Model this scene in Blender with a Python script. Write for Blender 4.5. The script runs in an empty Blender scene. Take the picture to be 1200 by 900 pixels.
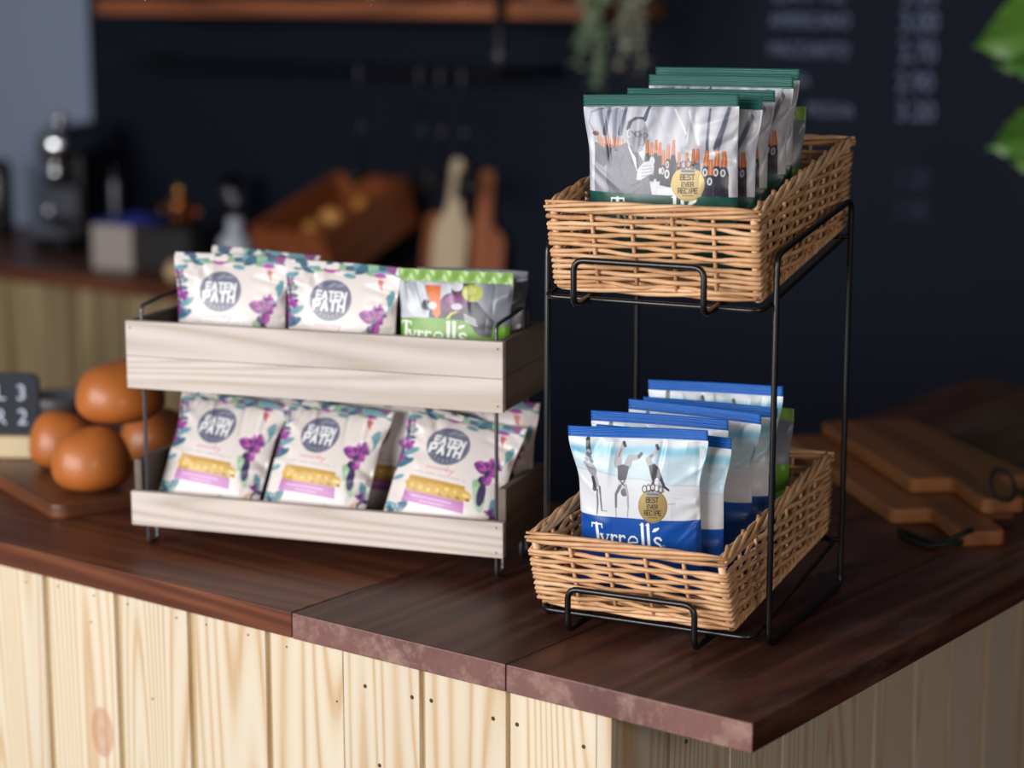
import bpy, math, random
import numpy as np
from mathutils import Vector, Matrix, Euler
C = bpy.context.scene.collection
S = bpy.context.scene
random.seed(4)
R = math.radians

# ------------------------------------------------------------------ camera
FPX, HOR, CAMZ = 2450.0, -16.0, 1.68
PITCH = math.atan((450 - HOR) / FPX); YAW = R(37.0)
cam_d = bpy.data.cameras.new('camera'); cam = bpy.data.objects.new('camera', cam_d); C.objects.link(cam)
cam.location = (0, 0, CAMZ); cam.rotation_euler = (math.pi / 2 - PITCH, 0, YAW)
cam_d.sensor_width = 36.0; cam_d.lens = FPX / 1200 * 36.0
cam_d.clip_start = 0.05; cam_d.clip_end = 60
cam_d.dof.use_dof = True; cam_d.dof.focus_distance = 2.20; cam_d.dof.aperture_fstop = 2.6
S.camera = cam
F_ = np.array([-math.sin(YAW) * math.cos(PITCH), math.cos(YAW) * math.cos(PITCH), -math.sin(PITCH)])
R_ = np.array([math.cos(YAW), math.sin(YAW), 0.0]); U_ = np.cross(R_, F_)
C0 = np.array([0, 0, CAMZ])
def ray(x, y): return F_ * FPX + R_ * (x - 600) - U_ * (y - 450)
def onz(x, y, z): d = ray(x, y); return C0 + d * ((z - C0[2]) / d[2])
def onx(x, y, X): d = ray(x, y); return C0 + d * ((X - C0[0]) / d[0])
def ony(x, y, Y): d = ray(x, y); return C0 + d * ((Y - C0[1]) / d[1])

# ------------------------------------------------------------------ light
w = bpy.data.worlds.new('world'); S.world = w; w.use_nodes = True
bg = w.node_tree.nodes['Background']; bg.inputs[0].default_value = (0.90, 0.92, 1.0, 1); bg.inputs[1].default_value = 0.075
def area(name, loc, target, sx, sy, power, col):
    l = bpy.data.lights.new(name, 'AREA'); l.shape = 'RECTANGLE'; l.size = sx; l.size_y = sy; l.energy = power; l.color = col
    o = bpy.data.objects.new(name, l); C.objects.link(o); o.location = loc
    o.rotation_euler = (Vector(target) - Vector(loc)).to_track_quat('-Z', 'Y').to_euler()
    return o
area('window_light', (-2.35, -2.1, 1.95), (-1.6, 2.4, 1.05), 3.7, 1.6, 205, (1.0, 0.98, 0.955))
area('right_fill_light', (2.3, -0.9, 2.1), (-1.2, 2.2, 1.0), 1.2, 1.2, 38, (1.0, 0.88, 0.77))  # unseen warm fill lamp, added to lift the counter's right-hand faces
S.view_settings.view_transform = 'Standard'; S.view_settings.look = 'None'
S.view_settings.gamma = 1.0; S.view_settings.exposure = 0.0; S.view_settings.use_curve_mapping = False

# ------------------------------------------------------------------ helpers
def lin(c):
    return tuple(((v / 255.0) / 12.92 if v / 255.0 <= 0.04045 else ((v / 255.0 + 0.055) / 1.055) ** 2.4) for v in c)

class MB:
    def __init__(s): s.v = []; s.f = []; s.b = []; s.cur = 0.0
    def add(s, vs, fs, bid=None):
        n = len(s.v); s.v += [tuple(p) for p in vs]; s.f += [tuple(i + n for i in f) for f in fs]
        s.b += [s.cur if bid is None else bid] * len(vs)
    def box(s, lo, hi, M=None, bid=None):
        (x0, y0, z0), (x1, y1, z1) = lo, hi
        vs = [(x0,y0,z0),(x1,y0,z0),(x1,y1,z0),(x0,y1,z0),(x0,y0,z1),(x1,y0,z1),(x1,y1,z1),(x0,y1,z1)]
        if M is not None: vs = [tuple(M @ Vector(p)) for p in vs]
        s.add(vs, [(0,3,2,1),(4,5,6,7),(0,1,5,4),(1,2,6,5),(2,3,7,6),(3,0,4,7)], bid)
    def tube(s, pts, r, seg=8, closed=False, bid=None, cap=True):
        P = [np.array(p, float) for p in pts]; n = len(P)
        if not hasattr(r, '__len__'): r = [r] * n
        T = []
        for i in range(n):
            a = P[(i - 1) % n] if (closed or i > 0) else P[i]
            b = P[(i + 1) % n] if (closed or i < n - 1) else P[i]
            t = b - a; T.append(t / (np.linalg.norm(t) + 1e-12))
        ref = np.array([0, 0, 1.0])
        if abs(T[0] @ ref) > 0.9: ref = np.array([1.0, 0, 0])
        u = np.cross(T[0], ref); u /= np.linalg.norm(u)
        vs = []
        for i in range(n):
            u = u - T[i] * (u @ T[i]); u /= np.linalg.norm(u) + 1e-12
            w_ = np.cross(T[i], u)
            for k in range(seg):
                a = 2 * math.pi * k / seg
                vs.append(tuple(P[i] + r[i] * (math.cos(a) * u + math.sin(a) * w_)))
        fs = []
        for i in range(n if closed else n - 1):
            j = (i + 1) % n
            for k in range(seg):
                l = (k + 1) % seg
                fs.append((i*seg+k, i*seg+l, j*seg+l, j*seg+k))
        if cap and not closed:
            fs.append(tuple(range(seg))[::-1]); fs.append(tuple((n-1)*seg + k for k in range(seg)))
        s.add(vs, fs, bid)
    def lathe(s, prof, seg=32, M=None, bid=None, sx=1, sy=1):
        vs = []; fs = []
        for (r, z) in prof:
            for k in range(seg):
                a = 2*math.pi*k/seg; p = Vector((r*math.cos(a)*sx, r*math.sin(a)*sy, z))
                vs.append(tuple(M @ p) if M is not None else tuple(p))
        m = len(prof)
        for i in range(m-1):
            for k in range(seg):
                l = (k+1) % seg; fs.append((i*seg+k, i*seg+l, (i+1)*seg+l, (i+1)*seg+k))
        fs.append(tuple(range(seg))[::-1]); fs.append(tuple((m-1)*seg+k for k in range(seg)))
        s.add(vs, fs, bid)
    def prism(s, poly, z0, z1, M=None, bid=None):
        n = len(poly); vs = [(p[0], p[1], z0) for p in poly] + [(p[0], p[1], z1) for p in poly]
        if M is not None: vs = [tuple(M @ Vector(p)) for p in vs]
        fs = [tuple(range(n))[::-1], tuple(range(n, 2*n))] + [(i, (i+1) % n, n+(i+1) % n, n+i) for i in range(n)]
        s.add(vs, fs, bid)
    def build(s, name, mat, parent=None, smooth=False, bevel=0.0, subsurf=0):
        me = bpy.data.meshes.new(name); me.from_pydata(s.v, [], s.f); me.validate(); me.update()
        at = me.attributes.new('bid', 'FLOAT', 'POINT')
        if len(me.vertices) == len(s.b): at.data.foreach_set('value', s.b)
        if smooth: me.polygons.foreach_set('use_smooth', [True] * len(me.polygons))
        o = bpy.data.objects.new(name, me); C.objects.link(o); me.materials.append(mat)
        if parent: o.parent = parent
        if bevel:
            m = o.modifiers.new('bevel', 'BEVEL'); m.width = bevel; m.segments = 2; m.limit_method = 'ANGLE'
        if subsurf:
            m = o.modifiers.new('sub', 'SUBSURF'); m.levels = subsurf; m.render_levels = subsurf
        return o

def fillet(pts, r, closed=False, n=5):
    P = [Vector(p) for p in pts]; out = []; m = len(P)
    for i in range(m):
        if not closed and i in (0, m-1): out.append(tuple(P[i])); continue
        a, b, c = P[i-1], P[i], P[(i+1) % m]
        d1 = (a-b); d2 = (c-b); rr = min(r, d1.length*0.45, d2.length*0.45)
        p1 = b + d1.normalized()*rr; p2 = b + d2.normalized()*rr
        for k in range(n+1):
            t = k/n; out.append(tuple((1-t)**2*p1 + 2*t*(1-t)*b + t*t*p2))
    return out

def thing(name, label, cat, loc=(0,0,0), rot=(0,0,0), group=None):
    o = bpy.data.objects.new(name, None); C.objects.link(o); o.empty_display_size = 0.05
    o.location = loc; o.rotation_euler = rot
    return tag(o, label, cat, group)
def tag(o, label, cat, group=None):
    o['label'] = label; o['category'] = cat
    if group: o['group'] = group
    return o
def struct(o): o['kind'] = 'structure'; return o

# ------------------------------------------------------------------ materials
def newmat(name):
    m = bpy.data.materials.new(name); m.use_nodes = True
    nt = m.node_tree; return m, nt, nt.nodes['Principled BSDF']
def plain(name, col, rough=0.5, metal=0.0, coat=0.0, noise=0.0, nscale=20.0, trans=0.0, bump=0.0, spec=0.5):
    m, nt, b = newmat(name)
    b.inputs['Roughness'].default_value = rough; b.inputs['Metallic'].default_value = metal
    b.inputs['Coat Weight'].default_value = coat; b.inputs['Transmission Weight'].default_value = trans
    b.inputs['Specular IOR Level'].default_value = spec
    c = lin(col); N = nt.nodes; L = nt.links
    tc = N.new('ShaderNodeTexCoord'); no = N.new('ShaderNodeTexNoise'); no.inputs['Scale'].default_value = nscale; no.inputs['Detail'].default_value = 5
    L.new(tc.outputs['Object'], no.inputs['Vector'])
    mx = N.new('ShaderNodeMix'); mx.data_type = 'RGBA'
    mx.inputs[6].default_value = (*[v*(1-noise) for v in c], 1); mx.inputs[7].default_value = (*[min(1, v*(1+noise)) for v in c], 1)
    L.new(no.outputs['Fac'], mx.inputs[0]); L.new(mx.outputs[2], b.inputs['Base Color'])
    if bump:
        bp = N.new('ShaderNodeBump'); bp.inputs['Strength'].default_value = bump; bp.inputs['Distance'].default_value = 0.002
        L.new(no.outputs['Fac'], bp.inputs['Height']); L.new(bp.outputs[0], b.inputs['Normal'])
    return m

def wood(name, stops, axis='z', ring=42.0, stretch=0.07, rough=0.5, distort=1.2, fine=0.25, var=0.12, coat=0.0, bump=0.15, extra=None, spec=0.5, detail_scale=3.0, gdet=2):
    """stops: [(pos, srgb)...] for the ring colour ramp; grain runs along axis; bid attribute shifts each board."""
    m, nt, b = newmat(name); N = nt.nodes; L = nt.links
    b.inputs['Roughness'].default_value = rough; b.inputs['Coat Weight'].default_value = coat; b.inputs['Specular IOR Level'].default_value = spec
    tc = N.new('ShaderNodeTexCoord'); at = N.new('ShaderNodeAttribute'); at.attribute_name = 'bid'
    cv = N.new('ShaderNodeCombineXYZ'); m3 = N.new('ShaderNodeMath'); m3.operation = 'MULTIPLY'; m3.inputs[1].default_value = 3.7
    m4 = N.new('ShaderNodeMath'); m4.operation = 'MULTIPLY'; m4.inputs[1].default_value = 7.1
    L.new(at.outputs['Fac'], m3.inputs[0]); L.new(at.outputs['Fac'], m4.inputs[0])
    L.new(m3.outputs[0], cv.inputs[0]); L.new(m4.outputs[0], cv.inputs[1]); L.new(m3.outputs[0], cv.inputs[2])
    ad = N.new('ShaderNodeVectorMath'); ad.operation = 'ADD'; L.new(tc.outputs['Object'], ad.inputs[0]); L.new(cv.outputs[0], ad.inputs[1])
    mp = N.new('ShaderNodeMapping'); sc = [1, 1, 1]; sc['xyz'.index(axis)] = stretch; mp.inputs['Scale'].default_value = sc
    L.new(ad.outputs[0], mp.inputs['Vector'])
    n1 = N.new('ShaderNodeTexNoise'); n1.inputs['Scale'].default_value = detail_scale * 2; n1.inputs['Detail'].default_value = gdet
    L.new(mp.outputs[0], n1.inputs['Vector'])
    mul = N.new('ShaderNodeMath'); mul.operation = 'MULTIPLY'; mul.inputs[1].default_value = ring * distort
    L.new(n1.outputs['Fac'], mul.inputs[0])
    sn = N.new('ShaderNodeMath'); sn.operation = 'SINE'; L.new(mul.outputs[0], sn.inputs[0])
    n2 = N.new('ShaderNodeTexNoise'); n2.inputs['Scale'].default_value = 160; n2.inputs['Detail'].default_value = 6
    L.new(mp.outputs[0], n2.inputs['Vector'])
    a1 = N.new('ShaderNodeMath'); a1.operation = 'MULTIPLY_ADD'; a1.inputs[1].default_value = 0.5 * (1 - fine); a1.inputs[2].default_value = 0.5 * (1 - fine)
    L.new(sn.outputs[0], a1.inputs[0])
    a2 = N.new('ShaderNodeMath'); a2.operation = 'MULTIPLY_ADD'; a2.inputs[1].default_value = fine
    L.new(n2.outputs['Fac'], a2.inputs[0]); L.new(a1.outputs[0], a2.inputs[2])
    cr = N.new('ShaderNodeValToRGB'); e = cr.color_ramp.elements
    while len(e) < len(stops): e.new(0.5)
    for i, (p, c) in enumerate(stops): e[i].position = p; e[i].color = (*lin(c), 1)
    L.new(a2.outputs[0], cr.inputs[0])
    hs = N.new('ShaderNodeHueSaturation'); L.new(cr.outputs[0], hs.inputs['Color'])
    wn = N.new('ShaderNodeTexWhiteNoise'); wn.noise_dimensions = '1D'; L.new(at.outputs['Fac'], wn.inputs['W'])
    vm = N.new('ShaderNodeMath'); vm.operation = 'MULTIPLY_ADD'; vm.inputs[1].default_value = var; vm.inputs[2].default_value = 1 - var/2
    L.new(wn.outputs['Value'], vm.inputs[0]); L.new(vm.outputs[0], hs.inputs['Value'])
    col = hs.outputs[0]
    if extra: col = extra(nt, tc, col, b)
    L.new(col, b.inputs['Base Color'])
    if bump:
        bp = N.new('ShaderNodeBump'); bp.inputs['Strength'].default_value = bump; bp.inputs['Distance'].default_value = 0.0015
        L.new(a2.outputs[0], bp.inputs['Height']); L.new(bp.outputs[0], b.inputs['Normal'])
    return m

def knots(points):
    def ex(nt, tc, col, b):
        N = nt.nodes; L = nt.links
        for (p, r, c) in points:
            sub = N.new('ShaderNodeVectorMath'); sub.operation = 'SUBTRACT'; sub.inputs[1].default_value = p
            L.new(tc.outputs['Object'], sub.inputs[0])
            scl = N.new('ShaderNodeVectorMath'); scl.operation = 'MULTIPLY'; scl.inputs[1].default_value = (1/r, 1/r, 0.62/r)
            L.new(sub.outputs[0], scl.inputs[0])
            ln = N.new('ShaderNodeVectorMath'); ln.operation = 'LENGTH'; L.new(scl.outputs[0], ln.inputs[0])
            cr = N.new('ShaderNodeValToRGB'); e = cr.color_ramp.elements
            for _ in range(3): e.new(0.5)
            for i, (q, v) in enumerate([(0.0, 0.7), (0.4, 0.45), (0.7, 0.6), (0.9, 0.55), (1.0, 0.0)]): e[i].position = q; e[i].color = (v, v, v, 1)
            L.new(ln.outputs['Value'], cr.inputs[0])
            mx = N.new('ShaderNodeMix'); mx.data_type = 'RGBA'; mx.inputs[7].default_value = (*lin(c), 1)
            L.new(cr.outputs[0], mx.inputs[0]); L.new(col, mx.inputs[6]); col = mx.outputs[2]
        return col
    return ex
def dusty(dcol, scale, lo, hi, amt, stretch=(1,1,1)):
    def ex(nt, tc, col, b):
        N = nt.nodes; L = nt.links
        mp = N.new('ShaderNodeMapping'); mp.inputs['Scale'].default_value = stretch; L.new(tc.outputs['Object'], mp.inputs['Vector'])
        no = N.new('ShaderNodeTexNoise'); no.inputs['Scale'].default_value = scale; no.inputs['Detail'].default_value = 8; no.inputs['Roughness'].default_value = 0.7
        L.new(mp.outputs[0], no.inputs['Vector'])
        mr = N.new('ShaderNodeMapRange'); mr.inputs[1].default_value = lo; mr.inputs[2].default_value = hi; mr.inputs[4].default_value = amt
        L.new(no.outputs['Fac'], mr.inputs[0])
        mx = N.new('ShaderNodeMix'); mx.data_type = 'RGBA'; mx.inputs[7].default_value = (*lin(dcol), 1)
        L.new(mr.outputs[0], mx.inputs[0]); L.new(col, mx.inputs[6])
        r = N.new('ShaderNodeMath'); r.operation = 'MULTIPLY_ADD'; r.inputs[1].default_value = 0.5; r.inputs[2].default_value = b.inputs['Roughness'].default_value
        L.new(mr.outputs[0], r.inputs[0]); L.new(r.outputs[0], b.inputs['Roughness'])
        return mx.outputs[2]
    return ex

PINE = [(0.0, (229, 218, 197)), (0.45, (226, 211, 187)), (0.7, (222, 202, 174)), (0.85, (212, 184, 148)), (0.93, (200, 166, 126)), (1.0, (216, 194, 162))]
kp = ony(120, 858, 1.64)
M_pine = wood('pine_board', PINE, 'z', gdet=1, ring=170, stretch=0.045, rough=0.5, distort=1.7, fine=0.26, var=0.12, extra=knots([(tuple(kp), 0.021, (200, 140, 112))]))
STAIN = [(0.0, (50, 27, 22)), (0.42, (74, 42, 34)), (0.75, (96, 57, 45)), (1.0, (122, 78, 60))]
M_stain_y = wood('stained_worktop_lengthwise', STAIN, 'y', ring=50, stretch=0.06, rough=0.42, distort=1.6, fine=0.55, var=0.14, bump=0.12, spec=0.35, extra=dusty((150, 132, 132), 9, 0.52, 0.85, 0.45, (1, 0.35, 1)))
M_stain_x = wood('stained_worktop_crosswise', [(0.0, (74, 40, 30)), (0.5, (104, 58, 40)), (1.0, (136, 82, 56))], 'x', ring=50, stretch=0.06, rough=0.42, distort=1.6, fine=0.55, var=0.1, bump=0.12, spec=0.35)
M_endgrain = wood('painted_lit_end_grain', [(0.0, (96, 62, 58)), (0.5, (118, 80, 76)), (1.0, (136, 94, 86))], 'z', ring=12, stretch=0.6, rough=0.5, fine=0.5, var=0.1, bump=0.1, extra=dusty((176, 146, 132), 30, 0.48, 0.68, 0.65))  # milky painted end grain, colour also lightened for light on the front edge
M_white = wood('limewashed_plank', [(0.0, (224, 213, 206)), (0.5, (214, 202, 195)), (0.78, (202, 191, 184)), (0.93, (194, 174, 152)), (1.0, (218, 198, 172))], 'x', ring=120, stretch=0.07, rough=0.6, distort=1.3, fine=0.3, var=0.12, extra=dusty((176, 178, 184), 7, 0.5, 0.8, 0.5, (0.5, 1, 1)))
M_greywood = wood('shaded_grey_plank', [(0.0, (122, 110, 102)), (0.6, (106, 94, 86)), (1.0, (84, 72, 64))], 'y', ring=34, stretch=0.07, rough=0.65, fine=0.4)  # grey crate wood, colour darkened to shade the ends turned from the light
M_acacia = wood('acacia_board', [(0.0, (176, 118, 72)), (0.5, (148, 92, 52)), (1.0, (104, 60, 34))], 'x', ring=14, stretch=0.10, rough=0.42, fine=0.35, var=0.25)
M_walnut = wood('walnut_board', [(0.0, (140, 86, 56)), (0.5, (112, 66, 42)), (1.0, (84, 48, 30))], 'x', ring=18, stretch=0.10, rough=0.4, fine=0.35)
M_shelf = wood('shelf_plank', [(0.0, (170, 100, 62)), (1.0, (120, 66, 40))], 'x', rough=0.5)
M_cratewood = wood('brown_crate_board', [(0.0, (158, 88, 50)), (1.0, (120, 62, 34))], 'y', rough=0.5)
M_beech = wood('pale_beech', [(0.0, (226, 206, 176)), (1.0, (206, 180, 146))], 'z', rough=0.5)
M_redwood = wood('reddish_board', [(0.0, (176, 106, 72)), (1.0, (142, 80, 54))], 'z', rough=0.45)
M_signwood = plain('pale_sign_wood', (214, 196, 160), 0.5, noise=0.1)
M_black = plain('black_powder_coat', (14, 14, 16), 0.32, 0.0, spec=0.6)
M_iron = plain('dark_iron', (104, 102, 110), 0.38, 0.85, noise=0.2)
M_wicker = None
def wickmat():
    m, nt, b = newmat('peeled_willow'); N = nt.nodes; L = nt.links
    b.inputs['Roughness'].default_value = 0.42
    at = N.new('ShaderNodeAttribute'); at.attribute_name = 'bid'
    tc = N.new('ShaderNodeTexCoord'); no = N.new('ShaderNodeTexNoise'); no.inputs['Scale'].default_value = 55; no.inputs['Detail'].default_value = 4
    L.new(tc.outputs['Object'], no.inputs['Vector'])
    wn = N.new('ShaderNodeTexWhiteNoise'); wn.noise_dimensions = '1D'; L.new(at.outputs['Fac'], wn.inputs['W'])
    mx = N.new('ShaderNodeMath'); mx.operation = 'MULTIPLY_ADD'; mx.inputs[1].default_value = 0.45
    L.new(wn.outputs['Value'], mx.inputs[0])
    nm = N.new('ShaderNodeMath'); nm.operation = 'MULTIPLY'; nm.inputs[1].default_value = 0.6; L.new(no.outputs['Fac'], nm.inputs[0]); L.new(nm.outputs[0], mx.inputs[2])
    cr = N.new('ShaderNodeValToRGB'); e = cr.color_ramp.elements; e.new(0.5)
    for i, (p, c) in enumerate([(0.1, (170, 118, 76)), (0.45, (216, 166, 120)), (0.85, (240, 202, 162))]): e[i].position = p; e[i].color = (*lin(c), 1)
    L.new(mx.outputs[0], cr.inputs[0]); L.new(cr.outputs[0], b.inputs['Base Color'])
    return m
M_wicker = wickmat()
M_bun = plain('glazed_bun_crust', (186, 106, 46), 0.42, coat=0.12, noise=0.32, nscale=16, bump=0.25)
M_wall = plain('dark_navy_chalkboard_paint', (21, 26, 42), 0.75, noise=0.12, nscale=2.0, spec=0.2)
M_greywall = plain('grey_painted_plaster', (150, 162, 188), 0.7, noise=0.04, nscale=2)
M_floor = plain('dark_grey_floor', (34, 34, 38), 0.6, noise=0.2)
M_chalk = plain('chalk_writing', (120, 128, 158), 0.9, noise=0.3, nscale=60)
M_chrome = plain('chrome', (225, 228, 235), 0.12, 1.0)
M_darkplastic = plain('black_plastic', (18, 18, 21), 0.25)
M_greyplastic = plain('grey_metal_casing', (92, 94, 106), 0.35, 0.6)
M_copper = plain('polished_copper', (214, 140, 86), 0.22, 1.0)
M_brass = plain('brass', (226, 176, 96), 0.25, 1.0)
M_boxgrey = plain('grey_cardboard', (178, 168, 164), 0.8, noise=0.05)
M_bluecloth = plain('blue_cloth', (26, 50, 150), 0.8, noise=0.2)
M_whiteplastic = plain('white_plastic', (206, 212, 226), 0.35)
M_cream = plain('cream_ceramic', (226, 196, 150), 0.4)
M_greydish = plain('grey_dish', (96, 94, 98), 0.4)
M_letterboard = plain('black_letter_board', (34, 40, 52), 0.75, noise=0.1)
M_letter = plain('white_letters', (205, 215, 235), 0.5)
M_cord = plain('black_cord', (12, 12, 14), 0.7)
M_screw = plain('screw_steel', (120, 112, 96), 0.35, 0.8)
M_hole = plain('dark_nail_hole', (60, 48, 36), 0.8)
M_soil = plain('terracotta_pot', (120, 70, 50), 0.8, noise=0.1)
def leafmat(name, a, b_, scale=30, rough=0.4):
    m, nt, b = newmat(name); N = nt.nodes; L = nt.links; b.inputs['Roughness'].default_value = rough
    at = N.new('ShaderNodeAttribute'); at.attribute_name = 'bid'
    wn = N.new('ShaderNodeTexWhiteNoise'); wn.noise_dimensions = '1D'; L.new(at.outputs['Fac'], wn.inputs['W'])
    mx = N.new('ShaderNodeMix'); mx.data_type = 'RGBA'; mx.inputs[6].default_value = (*lin(a), 1); mx.inputs[7].default_value = (*lin(b_), 1)
    L.new(wn.outputs['Value'], mx.inputs[0]); L.new(mx.outputs[2], b.inputs['Base Color'])
    b.inputs['Subsurface Weight'].default_value = 0.0
    return m
M_leaf_big = leafmat('glossy_green_leaf', (96, 140, 56), (62, 112, 44), rough=0.35)
M_leaf_a = leafmat('trailing_green_leaf', (130, 172, 104), (205, 212, 200))
M_leaf_b = leafmat('trailing_variegated_leaf', (156, 138, 116), (222, 226, 216))
def glassmat():
    m, nt, b = newmat('clear_glass'); b.inputs['Transmission Weight'].default_value = 1.0; b.inputs['Roughness'].default_value = 0.02; b.inputs['IOR'].default_value = 1.45
    b.inputs['Base Color'].default_value = (0.95, 0.97, 1, 1); return m
M_glass = glassmat()

def printmat(name, rough=0.36):
    m, nt, b = newmat(name); N = nt.nodes; L = nt.links
    at = N.new('ShaderNodeAttribute'); at.attribute_name = 'print'
    L.new(at.outputs['Color'], b.inputs['Base Color']); L.new(at.outputs['Alpha'], b.inputs['Metallic'])
    b.inputs['Roughness'].default_value = rough; b.inputs['Coat Weight'].default_value = 0.15; b.inputs['Coat Roughness'].default_value = 0.2
    return m
M_print = printmat('printed_film')

# ------------------------------------------------------------------ printed designs (colours of the ink, drawn on a grid)
class Art:
    def __init__(s, W, H, res, base):
        s.W, s.H, s.res = W, H, res
        s.nx = int(W * res) + 1; s.ny = int(H * res) + 1
        s.X, s.Y = np.meshgrid(np.linspace(0, W, s.nx), np.linspace(0, H, s.ny))   # y down from the top
        s.c = np.zeros((s.ny, s.nx, 4)); s.c[..., :3] = np.array(base) / 255.0
        s.to = lambda x, y: (x, y)
        s.k = 1.0
    def put(s, cov, col, alpha=1.0, metal=None):
        cov = np.clip(cov, 0, 1)[..., None] * alpha
        s.c[..., :3] = s.c[..., :3] * (1 - cov) + np.array(col) / 255.0 * cov
        if metal is not None: s.c[..., 3:] = s.c[..., 3:] * (1 - cov) + metal * cov
        else: s.c[..., 3:] *= (1 - cov)
    def soft(s, d): return 0.5 - d * s.res * 0.8          # signed distance (mm) to coverage
    def line(s, pts, w, col, alpha=1.0, w2=None):
        P = [s.to(*p) for p in pts]; w = w * s.k; w2 = w if w2 is None else w2 * s.k
        best = np.full(s.X.shape, 1e9); n = len(P) - 1
        for i in range(n):
            (x0, y0), (x1, y1) = P[i], P[i+1]; dx, dy = x1-x0, y1-y0; L2 = dx*dx + dy*dy + 1e-9
            t = np.clip(((s.X-x0)*dx + (s.Y-y0)*dy) / L2, 0, 1)
            ww = w + (w2 - w) * ((i + t) / n)
            best = np.minimum(best, np.hypot(s.X-x0-t*dx, s.Y-y0-t*dy) - ww/2)
        s.put(s.soft(best), col, alpha)
    def ell(s, x, y, rx, ry, col, rot=0, alpha=1.0, ring=None, metal=None):
        cx, cy = s.to(x, y); rx *= s.k; ry *= s.k; c, n = math.cos(rot), math.sin(rot)
        u = (s.X-cx)*c + (s.Y-cy)*n; v = -(s.X-cx)*n + (s.Y-cy)*c
        d = (np.sqrt((u/rx)**2 + (v/ry)**2) - 1) * min(rx, ry)
        if ring: d = np.abs(d) - ring*s.k/2
        s.put(s.soft(d), col, alpha, metal)
    def poly(s, pts, col, alpha=1.0):
        P = [s.to(*p) for p in pts]; ins = np.zeros(s.X.shape, bool); best = np.full(s.X.shape, 1e9)
        for i in range(len(P)):
            (x0, y0), (x1, y1) = P[i], P[(i+1) % len(P)]
            if y0 != y1:
                cr = ((y0 > s.Y) != (y1 > s.Y)) & (s.X < (x1-x0)*(s.Y-y0)/(y1-y0) + x0); ins ^= cr
            dx, dy = x1-x0, y1-y0; L2 = dx*dx+dy*dy+1e-9; t = np.clip(((s.X-x0)*dx+(s.Y-y0)*dy)/L2, 0, 1)
            best = np.minimum(best, np.hypot(s.X-x0-t*dx, s.Y-y0-t*dy))
        s.put(s.soft(np.where(ins, -best, best)), col, alpha)
    def text(s, txt, x, y, h, wch, thick, col, gap=0.25, slant=0.0, alpha=1.0):
        """x, y: left end of the baseline (same units as the other calls)."""
        for ch in txt:
            if ch in GL:
                for st in GL[ch]:
                    s.line([(x + px*wch + py*h*slant, y - py*h) for px, py in st], thick, col, alpha)
            x += wch * (1 + gap)
GL = {
 'E': [[(1,0),(0,0),(0,1),(1,1)],[(0,.5),(.85,.5)]], 'A': [[(0,0),(.5,1),(1,0)],[(.2,.35),(.8,.35)]], 'T': [[(0,1),(1,1)],[(.5,1),(.5,0)]],
 'N': [[(0,0),(0,1),(1,0),(1,1)]], 'P': [[(0,0),(0,1),(.8,1),(1,.8),(.9,.5),(0,.45)]], 'H': [[(0,0),(0,1)],[(1,0),(1,1)],[(0,.5),(1,.5)]],
 'B': [[(0,0),(0,1),(.8,1),(.95,.8),(.8,.55),(0,.52)],[(.8,.52),(1,.3),(.85,0),(0,0)]], 'S': [[(1,.85),(.6,1),(.15,.95),(0,.75),(.2,.55),(.85,.42),(1,.22),(.75,0),(.2,0),(0,.15)]],
 'V': [[(0,1),(.5,0),(1,1)]], 'R': [[(0,0),(0,1),(.8,1),(1,.8),(.9,.52),(0,.48)],[(.5,.48),(1,0)]], 'C': [[(1,.85),(.7,1),(.3,1),(0,.7),(0,.3),(.3,0),(.7,0),(1,.15)]],
 'I': [[(.5,0),(.5,1)]], 'O': [[(.5,1),(.1,.8),(0,.5),(.1,.2),(.5,0),(.9,.2),(1,.5),(.9,.8),(.5,1)]],
}
def tyrrells(a, P, s_=1.0, col=(245, 247, 250)):
    """the packet's wordmark, drawn in the 6x units of the view it was measured in; P maps them"""
    q = lambda pts: [P(x, y) for x, y in pts]
    L = lambda pts, w, w2=None: a.line(q(pts), w*1.5, col, 1.0, None if w2 is None else w2*1.5)
    L([(158,716),(244,716)], 8); L([(160,716),(156,742)], 7); L([(243,716),(246,742)], 7); L([(200,716),(206,880)], 17); L([(185,882),(230,882)], 6)
    L([(232,792),(262,862)], 12); L([(292,792),(262,868),(238,914),(222,914)], 7, 9); L([(224,790),(250,790)], 5); L([(280,790),(302,790)], 5)
    for x in (322, 388): L([(x,792),(x+2,884)], 13); L([(x,812),(x+16,794),(x+34,792),(x+40,802)], 7, 11); L([(x-12,884),(x+18,884)], 5)
    L([(458,838),(532,832),(530,808),(508,792),(480,794),(462,814),(456,842),(466,868),(490,884),(516,880),(534,864)], 8, 10)
    for x in (575, 622): L([(x-16,704),(x,704)], 6); L([(x,700),(x+4,884)], 16); L([(x-14,884),(x+20,884)], 5)
    L([(722,806),(708,792),(684,792),(670,806),(680,824),(712,842),(722,862),(706,884),(678,884),(662,866)], 11)
    a.poly(q([(652,752),(668,726),(712,716),(706,734),(680,750)]), col)
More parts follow.
